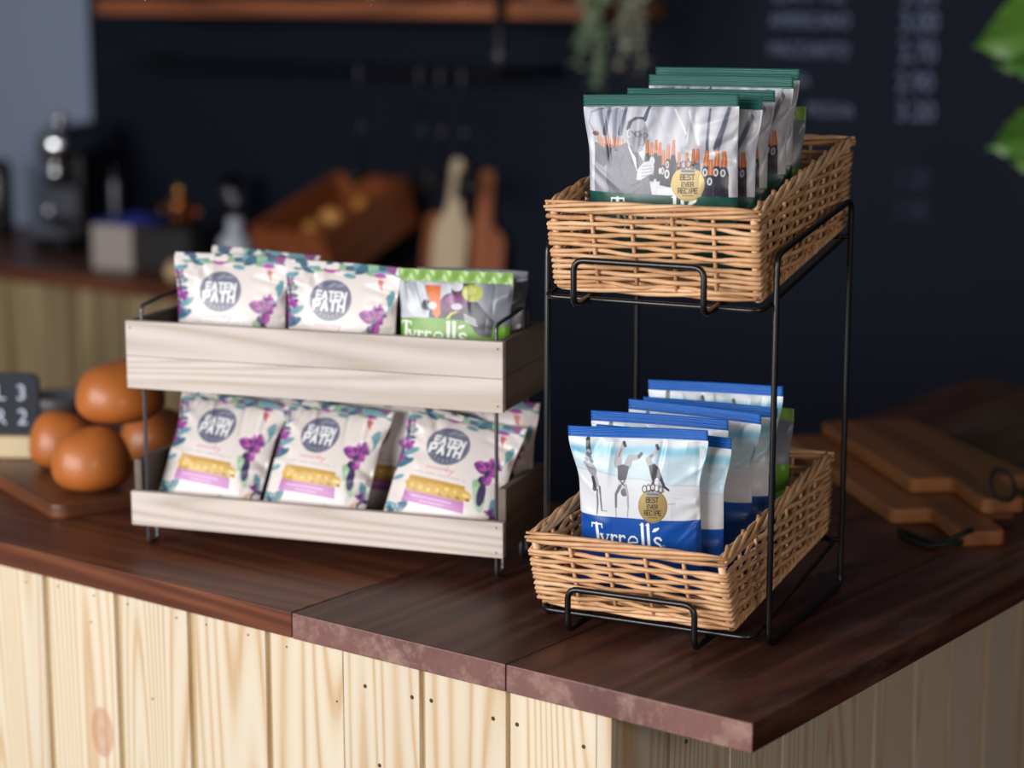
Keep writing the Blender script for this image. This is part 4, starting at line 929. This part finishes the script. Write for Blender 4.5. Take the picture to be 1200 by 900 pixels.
for i_ in range(nx_-1): fs += [(i_+1, i_, top+i_, top+i_+1), ((ny_-1)*nx_+i_, (ny_-1)*nx_+i_+1, top+(ny_-1)*nx_+i_+1, top+(ny_-1)*nx_+i_)]
for j in range(ny_-1): fs += [(j*nx_, (j+1)*nx_, top+(j+1)*nx_, top+j*nx_), ((j+1)*nx_+nx_-1, j*nx_+nx_-1, top+j*nx_+nx_-1, top+(j+1)*nx_+nx_-1)]
cloth.add(vs, fs); co = cloth.build('folded_cloth', M_bluecloth, None, smooth=True); co.location = bx.location; co.rotation_euler = bx.rotation_euler
tag(co, 'royal blue folded cloth lying on the pale grey box', 'cloth')
# copper pot on the black carton
cp = thing('copper_pot', 'small copper pot with a brass knobbed lid on the black carton', 'pot', (P[0]+0.150, P[1]+0.135, BZ+0.1212))
m = MB(); m.lathe([(0.028, 0), (0.036, 0.006), (0.042, 0.03), (0.040, 0.055), (0.043, 0.058), (0.036, 0.059)], 28); m.build('body', M_copper, cp, smooth=True)
m = MB(); m.lathe([(0.042, 0.0592), (0.034, 0.072), (0.012, 0.080), (0.005, 0.082)], 28); m.build('lid', M_copper, cp, smooth=True)
m = MB(); m.lathe([(0.005, 0.082), (0.014, 0.090), (0.017, 0.102), (0.010, 0.114), (0.001, 0.116)], 20); m.build('knob', M_brass, cp, smooth=True)
for sgn in (-1, 1):
    m = MB(); m.tube(fillet([(sgn*0.040, 0, 0.044), (sgn*0.072, 0, 0.050), (sgn*0.072, 0, 0.036), (sgn*0.040, 0, 0.030)], 0.01), 0.004, 8); m.build('handle', M_copper, cp, smooth=True)
# slim steel bottle
P = ony(137, 285, 4.32); fb = thing('thermos_flask', 'slim grey steel flask standing behind the grey box', 'flask', (P[0], 4.32, BZ))
m = MB(); m.lathe([(0.016, 0), (0.018, 0.008), (0.018, 0.20), (0.013, 0.22)], 20); m.build('body', M_greyplastic, fb, smooth=True)
m = MB(); m.lathe([(0.0125, 0.2205), (0.0125, 0.245), (0.006, 0.25)], 20); m.build('cap', M_darkplastic, fb, smooth=True)
# wine glass
P = ony(272, 290, 4.40); wg = thing('wine_glass', 'clear stemmed wine glass in front of the dark wall on the back counter', 'glass', (P[0], 4.40, BZ))
m = MB(); m.lathe([(0.034, 0), (0.034, 0.002), (0.006, 0.006), (0.004, 0.02), (0.004, 0.10), (0.008, 0.106)], 24); m.build('stem', M_glass, wg, smooth=True)
m = MB(); m.lathe([(0.008, 0.107), (0.030, 0.125), (0.040, 0.155), (0.038, 0.19), (0.031, 0.235), (0.030, 0.235), (0.036, 0.19), (0.038, 0.156), (0.028, 0.128), (0.006, 0.112)], 28); m.build('bowl', M_glass, wg, smooth=True)
# white jug
P = onz(268, 318, BZ); wj = thing('white_bottle', 'squat white bottle with a narrow neck beside the brown wooden crate', 'bottle', (P[0], P[1]+0.03, BZ))
m = MB(); m.lathe([(0.040, 0), (0.046, 0.008), (0.047, 0.07), (0.044, 0.088), (0.024, 0.104), (0.021, 0.120)], 28); m.build('body', M_whiteplastic, wj, smooth=True)
m = MB(); m.lathe([(0.023, 0.1205), (0.022, 0.142), (0.016, 0.148)], 20); m.build('cap', M_whiteplastic, wj, smooth=True)
# cream jar
P = onz(199, 330, BZ); cj = thing('small_jar', 'tiny round cream jar on the front edge of the back counter', 'jar', (P[0], P[1]+0.02, BZ))
m = MB(); m.lathe([(0.012, 0), (0.023, 0.010), (0.027, 0.026), (0.022, 0.040), (0.014, 0.046)], 24); m.build('body', M_cream, cj, smooth=True)
m = MB(); m.lathe([(0.016, 0.0462), (0.015, 0.052), (0.004, 0.056)], 20); m.build('lid', M_cream, cj, smooth=True)
# brown crate of rolls, tilted on a rear prop
cw, cl2, ch = 0.266, 0.385, 0.146
wc = thing('wooden_crate', 'open brown wooden crate of bread rolls tilted forward on the back counter', 'crate', (-3.962, 4.115, BZ + 0.0015), (0.33, 0, 0.025))
for nm, lo, hi in (('front_board', (0,0,0.0),(cw,0.012,ch)), ('back_board', (0,cl2-0.012,0.0),(cw,cl2,ch)), ('side_board', (0,0.0122,0.0),(0.012,cl2-0.0122,ch)), ('side_board', (cw-0.012,0.0122,0.0),(cw,cl2-0.0122,ch)), ('base_board', (0.0122,0.0122,0.0),(cw-0.0122,cl2-0.0122,0.01))):
    m = MB(); m.box(lo, hi, bid=hi[0]*3+lo[1]); m.build(nm, M_cratewood, wc, bevel=0.002)
Mi = Matrix.Rotation(-0.33, 4, 'X'); m = MB(); yb_ = cl2*math.cos(0.33)*0.82; zb_ = yb_*math.tan(0.33)
m.prism([(0.0, 0.0), (yb_, 0.0), (yb_, zb_-0.006), (0.03, 0.004)], 0.02, 0.04, Mi @ Matrix(((0,0,1,0),(1,0,0,0),(0,1,0,0),(0,0,0,1)))); m.build('wedge_foot', M_cratewood, wc)
roll = None
for k, (rx_, ry_) in enumerate(((0.075, 0.075), (0.17, 0.085), (0.085, 0.155), (0.18, 0.170), (0.085, 0.240), (0.180, 0.262), (0.13, 0.325))):
    lb = ['golden bread roll at the front corner of the brown crate, nearer the white bottle', 'golden bread roll at the front of the brown crate, nearer the leaning boards', 'golden bread roll in the second row of the brown crate, on the white bottle side', 'golden bread roll in the second row of the brown crate, on the leaning boards side', 'golden bread roll in the third row of the brown crate, on the white bottle side', 'golden bread roll in the third row of the brown crate, on the leaning boards side', 'golden bread roll alone at the raised back of the brown crate'][k]
    if roll is None:
        m = MB(); m.lathe([(0.001, 0), (0.030, 0.004), (0.043, 0.020), (0.040, 0.040), (0.026, 0.055), (0.001, 0.060)], 24, None, sy=0.72)
        roll = thing('bread_roll', lb, 'bread roll', group='bread rolls in the brown crate'); m.build('crust', plain('golden_crust', (214, 150, 74), 0.45, noise=0.2, nscale=14), roll, smooth=True); r_ = roll
    else: r_ = copy_tree(roll); r_['label'] = lb
    Mw = Matrix.Translation(wc.location) @ Euler(wc.rotation_euler).to_matrix().to_4x4() @ Matrix.Translation((rx_, ry_, 0.011)) @ Matrix.Rotation(k*0.9, 4, 'Z') @ Matrix.Scale(1.0, 4)
    r_.location = Mw.to_translation(); r_.rotation_euler = Mw.to_euler(); r_.scale = (1.0, 1.0, 1.55)
# boards leaning on the wall
def leaner(label, px, w_, hb, hh, hw, mat, Yb, name='serving_board', rnd=0.03, thk=0.014, gap=0.003):
    P = ony(px, 300, Yb); ang = math.atan2(WALLY - gap - Yb - thk, hb + hh) 
    o = thing(name, label, 'board', (P[0], Yb, BZ), (-ang, 0, 0))
    pts = [(-w_/2, 0.004), (-w_/2+0.004, 0.0), (w_/2-0.004, 0.0), (w_/2, 0.004)]
    if hh > 0:
        def sh(s): return [(s*(w_/2), hb-rnd), (s*(w_/2-rnd*0.3), hb-rnd*0.3), (s*(hw/2+rnd*0.25), hb+rnd*0.5), (s*hw/2, hb+rnd*1.4), (s*hw/2, hb+hh-0.012), (s*(hw/2-0.008), hb+hh)]
        pts += sh(1) + sh(-1)[::-1]
    else: pts += [(w_/2, hb-rnd), (w_/2-rnd*.3, hb-rnd*.3), (w_/2-rnd, hb), (-w_/2+rnd, hb), (-w_/2+rnd*.3, hb-rnd*.3), (-w_/2, hb-rnd)]
    m = MB(); m.prism(pts, -thk, 0.0, Matrix.Rotation(math.pi/2, 4, 'X')); m.build('blade', mat, o, bevel=0.003)
    return o
leaner('pale beech paddle board with a long handle leaning on the dark wall', 522, 0.118, 0.155, 0.165, 0.050, M_beech, 4.452, gap=0.022)
leaner('reddish brown paddle board leaning beside the pale beech board', 560, 0.155, 0.125, 0.165, 0.050, M_redwood, 4.49)
leaner('reddish rounded board leaning half hidden behind the pale beech board', 515, 0.140, 0.160, 0.0, 0.0, M_redwood, 4.512, name='round_cornered_board')

# ------------------------------------------------------------------ shelf, pipe rail, hanging things
SY = 4.22; Pz = float(ony(350, 19, SY)[2]); x0 = float(ony(112, 10, SY)[0]); x1 = float(ony(690, 25, SY)[0])
sh = thing('wall_shelf', 'reddish wooden shelf with a black pipe rail high on the dark wall', 'shelf')
m = MB(); m.box((x0, SY, Pz), (x1, WALLY-0.001, Pz+0.042), bid=1.1); m.build('plank', M_shelf, sh, bevel=0.002)
ry = SY + 0.05; rz_ = float(ony(500, 84, ry)[2]); xv = float(ony(586, 40, SY-0.015)[0]); xa = float(ony(112, 80, ry)[0])
m = MB(); m.tube(fillet([(xv, SY-0.016, Pz+0.16), (xv, SY-0.016, rz_), (xv-0.02, ry, rz_), (xa, ry, rz_)], 0.03), 0.0125, 12); m.build('pipe_rail', plain('black_iron_pipe', (30, 31, 40), 0.4, 0.5), sh, smooth=True)
m = MB(); m.tube([(xv, SY-0.016, rz_+0.03), (xv, SY-0.016, rz_+0.065)], 0.017, 12); m.build('pipe_collar', M_greyplastic, sh, smooth=True)
m = MB(); m.tube([(xa+0.05, ry, rz_), (xa+0.05, WALLY-0.001, rz_)], 0.012, 10); m.build('pipe_bracket', M_black, sh, smooth=True)
m = MB(); m.tube([(xv-0.06, ry, rz_), (xv-0.06, WALLY-0.001, rz_)], 0.012, 10); m.build('pipe_bracket', M_black, sh, smooth=True)
M_hook = plain('grey_hook_steel', (84, 86, 98), 0.35, 0.7)
names = ['black ladle hanging from the rail, apart from the other three', 'black slotted spoon hanging from the rail, first of the close three', 'black ladle hanging from the rail between two close neighbours', 'black spatula hanging from the rail nearest the upright pipe']
for k, px in enumerate((424, 495, 519, 545)):
    hx = float(ony(px, 84, ry)[0])
    m = MB(); pts = [(hx, ry+0.014*math.cos(a), rz_+0.0145*math.sin(a)) for a in [math.pi*(-0.1+1.2*i/10) for i in range(11)]]
    m.tube(pts + [(hx, ry-0.016, rz_-0.03), (hx, ry-0.012, rz_-0.045), (hx, ry-0.002, rz_-0.048), (hx, ry+0.004, rz_-0.038)], 0.0035, 8); m.build('hook', M_hook, sh, smooth=True)
    u = thing('kitchen_utensil', names[k], 'kitchen utensil', (hx, ry-0.004, rz_-0.056), group='utensils hanging from the pipe rail')
    m = MB(); m.tube(fillet([(0,0,0.008),(0.004,0,-0.004),(0,0,-0.012),(-0.004,0,-0.004)], 0.003, True), 0.0016, 6, closed=True); m.tube([(0,0,-0.012),(0,0,-0.20)], 0.0045, 8); m.build('handle', M_darkplastic, u, smooth=True)
    m = MB()
    if k in (0, 2): m.lathe([(0.001, -0.032), (0.018, -0.028), (0.030, -0.012), (0.033, 0.0), (0.031, 0.0), (0.027, -0.012), (0.001, -0.028)], 20, Matrix.Translation((0, -0.022, -0.215)))
    elif k == 1: m.lathe([(0.001, -0.004), (0.027, -0.003), (0.030, 0.0), (0.027, 0.003), (0.001, 0.001)], 20, Matrix.Translation((0, 0, -0.235)) @ Matrix.Rotation(math.pi/2, 4, 'X'), sy=1.3)
    else: m.prism([(-0.018,-0.2),(0.018,-0.2),(0.028,-0.27),(-0.028,-0.27)], -0.0015, 0.0015, Matrix.Rotation(math.pi/2, 4, 'X'))
    m.build('head', M_darkplastic, u, smooth=True)
zsh = Pz + 0.0425
glab = ['clear tumbler on the wall shelf nearest the grey wall', 'clear tumbler second from the grey wall on the shelf', 'clear tumbler third from the grey wall on the shelf', 'clear tumbler fourth from the grey wall on the shelf', 'clear tumbler on the shelf closest before the upright pipe', 'clear tumbler on the shelf just past the upright pipe']
gl = None
for k, px in enumerate((165, 210, 256, 430, 540, 604)):
    gx = float(ony(px, 4, SY+0.06)[0])
    if gl is None:
        gl = thing('glass_tumbler', glab[0], 'glass', group='tumblers on the wall shelf'); m = MB(); m.lathe([(0.028, 0), (0.030, 0.002), (0.036, 0.09), (0.034, 0.09), (0.028, 0.010), (0.001, 0.008)], 24); m.build('cup', M_glass, gl, smooth=True); g_ = gl
    else: g_ = copy_tree(gl); g_['label'] = glab[k]
    g_.location = (gx, SY+0.06, zsh)
# trailing plants in pots on the shelf end
def trailer(label, px_top, px_bot, pyb, mat, seed, X):
    rs = random.Random(seed); Y0 = SY - 0.03
    pt = ony(px_top, -40, Y0); pb_ = ony(px_bot, pyb, Y0)
    potx = X; o = thing('trailing_plant', label, 'plant', (potx, SY+0.09, zsh))
    m = MB(); m.lathe([(0.038, 0), (0.042, 0.004), (0.052, 0.085), (0.055, 0.095), (0.048, 0.095), (0.044, 0.07)], 24); m.build('pot', M_soil, o, smooth=True)
    m = MB(); L_ = Vector((potx, SY+0.09, zsh)); lv = MB()
    for st in range(5):
        ox = rs.uniform(-.02, .02); n = 16; pts = []
        for i in range(n):
            t = i/(n-1)
            if t < 0.25: q_ = t/0.25; p = Vector((potx*(1-q_) + (pt[0]+ox)*q_, SY+0.09 - (0.12)*q_, zsh + 0.085 + 0.03*math.sin(q_*math.pi)))
            else: q_ = (t-.25)/.75; p = Vector(((pt[0]+ox)*(1-q_) + (pb_[0]+ox)*q_ + 0.012*math.sin(q_*9+st), Y0 + ox, (zsh+0.085)*(1-q_) + (pb_[2] + (0.03*st))*q_))
            pts.append(p)
        m.tube([tuple(p-L_) for p in pts], 0.0018, 5)
        for i in range(4, n):
            for r2 in range(3):
                p = pts[i] - L_; a = rs.uniform(0, 6.28); ln = rs.uniform(.026, .042); t1 = Vector((math.cos(a)*ln, math.sin(a)*ln*0.7, -rs.uniform(0, .5)*ln)); sd = t1.cross(Vector((0,0,1))).normalized()*ln*0.42
                up_ = Vector((0, 0, 0.003)); c_ = p + Vector((0, 0, rs.uniform(-.015, .015)))
                lv.add([tuple(c_), tuple(c_+t1*.45+sd), tuple(c_+t1), tuple(c_+t1*.45-sd), tuple(c_+t1*.5-up_)], [(0,1,4),(1,2,4),(2,3,4),(3,0,4),(1,0,3),(1,3,2)], bid=rs.random()*99)
    m.build('stem', M_leaf_a, o, smooth=True); lv.build('foliage', mat, o)
    return o
trailer('bright green trailing plant hanging from the shelf end, nearer the upright pipe', 702, 692, 100, M_leaf_a, 5, x1 - 0.20)
trailer('pale brownish trailing plant hanging past the shelf end, nearer the menu writing', 752, 738, 88, M_leaf_b, 6, x1 - 0.06)

# ------------------------------------------------------------------ large leaved plant behind the counter arm
base = Vector((-1.50, 4.02, 0.0)); mp_ = thing('potted_plant', 'large leaved green potted plant reaching in beside the menu wall', 'plant', base)
m = MB(); m.lathe([(0.13, 0), (0.14, 0.01), (0.18, 0.30), (0.185, 0.33), (0.165, 0.33), (0.15, 0.26), (0.001, 0.25)], 32); m.build('pot', M_soil, mp_, smooth=True)
def bigleaf(tip_px, base_px, wid, Y=4.0, Yb=None, bidv=1.0, droop=0.03, tilt=0.5):
    Yb = Y if Yb is None else Yb
    T = Vector(ony(*tip_px, Y)); B = Vector(ony(*base_px, Yb)); ax = T-B; Ln = ax.length; d = ax.normalized()
    view = (Vector((0, 0, CAMZ)) - B).normalized(); sd = d.cross(view).normalized(); nrm = sd.cross(d)
    sd = (sd*math.cos(tilt) + nrm*math.sin(tilt)).normalized(); nrm = sd.cross(d).normalized()
    n, mm = 22, 10; vs = []; fs = []
    for i in range(n+1):
        t = i/n; wv = wid*(math.sin(math.pi*min(1, t**0.62))**1.15 + 0.012)*(1 + 0.02*math.sin(t*30))
        for j in range(mm+1):
            s_ = j/mm*2-1
            p = B + d*Ln*t + sd*wv*s_ + nrm*(0.18*wid*abs(s_) - droop*t*t + 0.005*math.sin(t*40 - abs(s_)*8)*abs(s_))
            vs.append(p - base)
    N0 = len(vs); vs += [v - nrm*0.0012 for v in vs]
    for i in range(n):
        for j in range(mm):
            a = i*(mm+1)+j; fs += [(a, a+1, a+mm+2, a+mm+1), (N0+a, N0+a+mm+1, N0+a+mm+2, N0+a+1)]
    m = MB(); m.add([tuple(v) for v in vs], fs, bid=bidv); lf = m.build('leaf', M_leaf_big, mp_, smooth=True)
    m = MB(); mid = (B-base)*0.55 + Vector((0.05, 0, 0)); m.tube([(0, 0, 0.26), tuple(Vector((mid.x, mid.y, mid.z*0.8))), tuple(B-base)], [0.007, 0.005, 0.003], 8); m.build('stem', M_leaf_big, mp_, smooth=True)
bigleaf((1138, 57), (1285, 20), 0.105, 4.0, bidv=1.0, tilt=0.35)
bigleaf((1160, 84), (1290, 70), 0.050, 3.95, bidv=2.0, tilt=0.5)
bigleaf((1154, 180), (1275, 145), 0.085, 3.95, bidv=3.4, tilt=0.6)
bigleaf((1180, 197), (1290, 205), 0.050, 3.9, bidv=4.0, tilt=0.6)
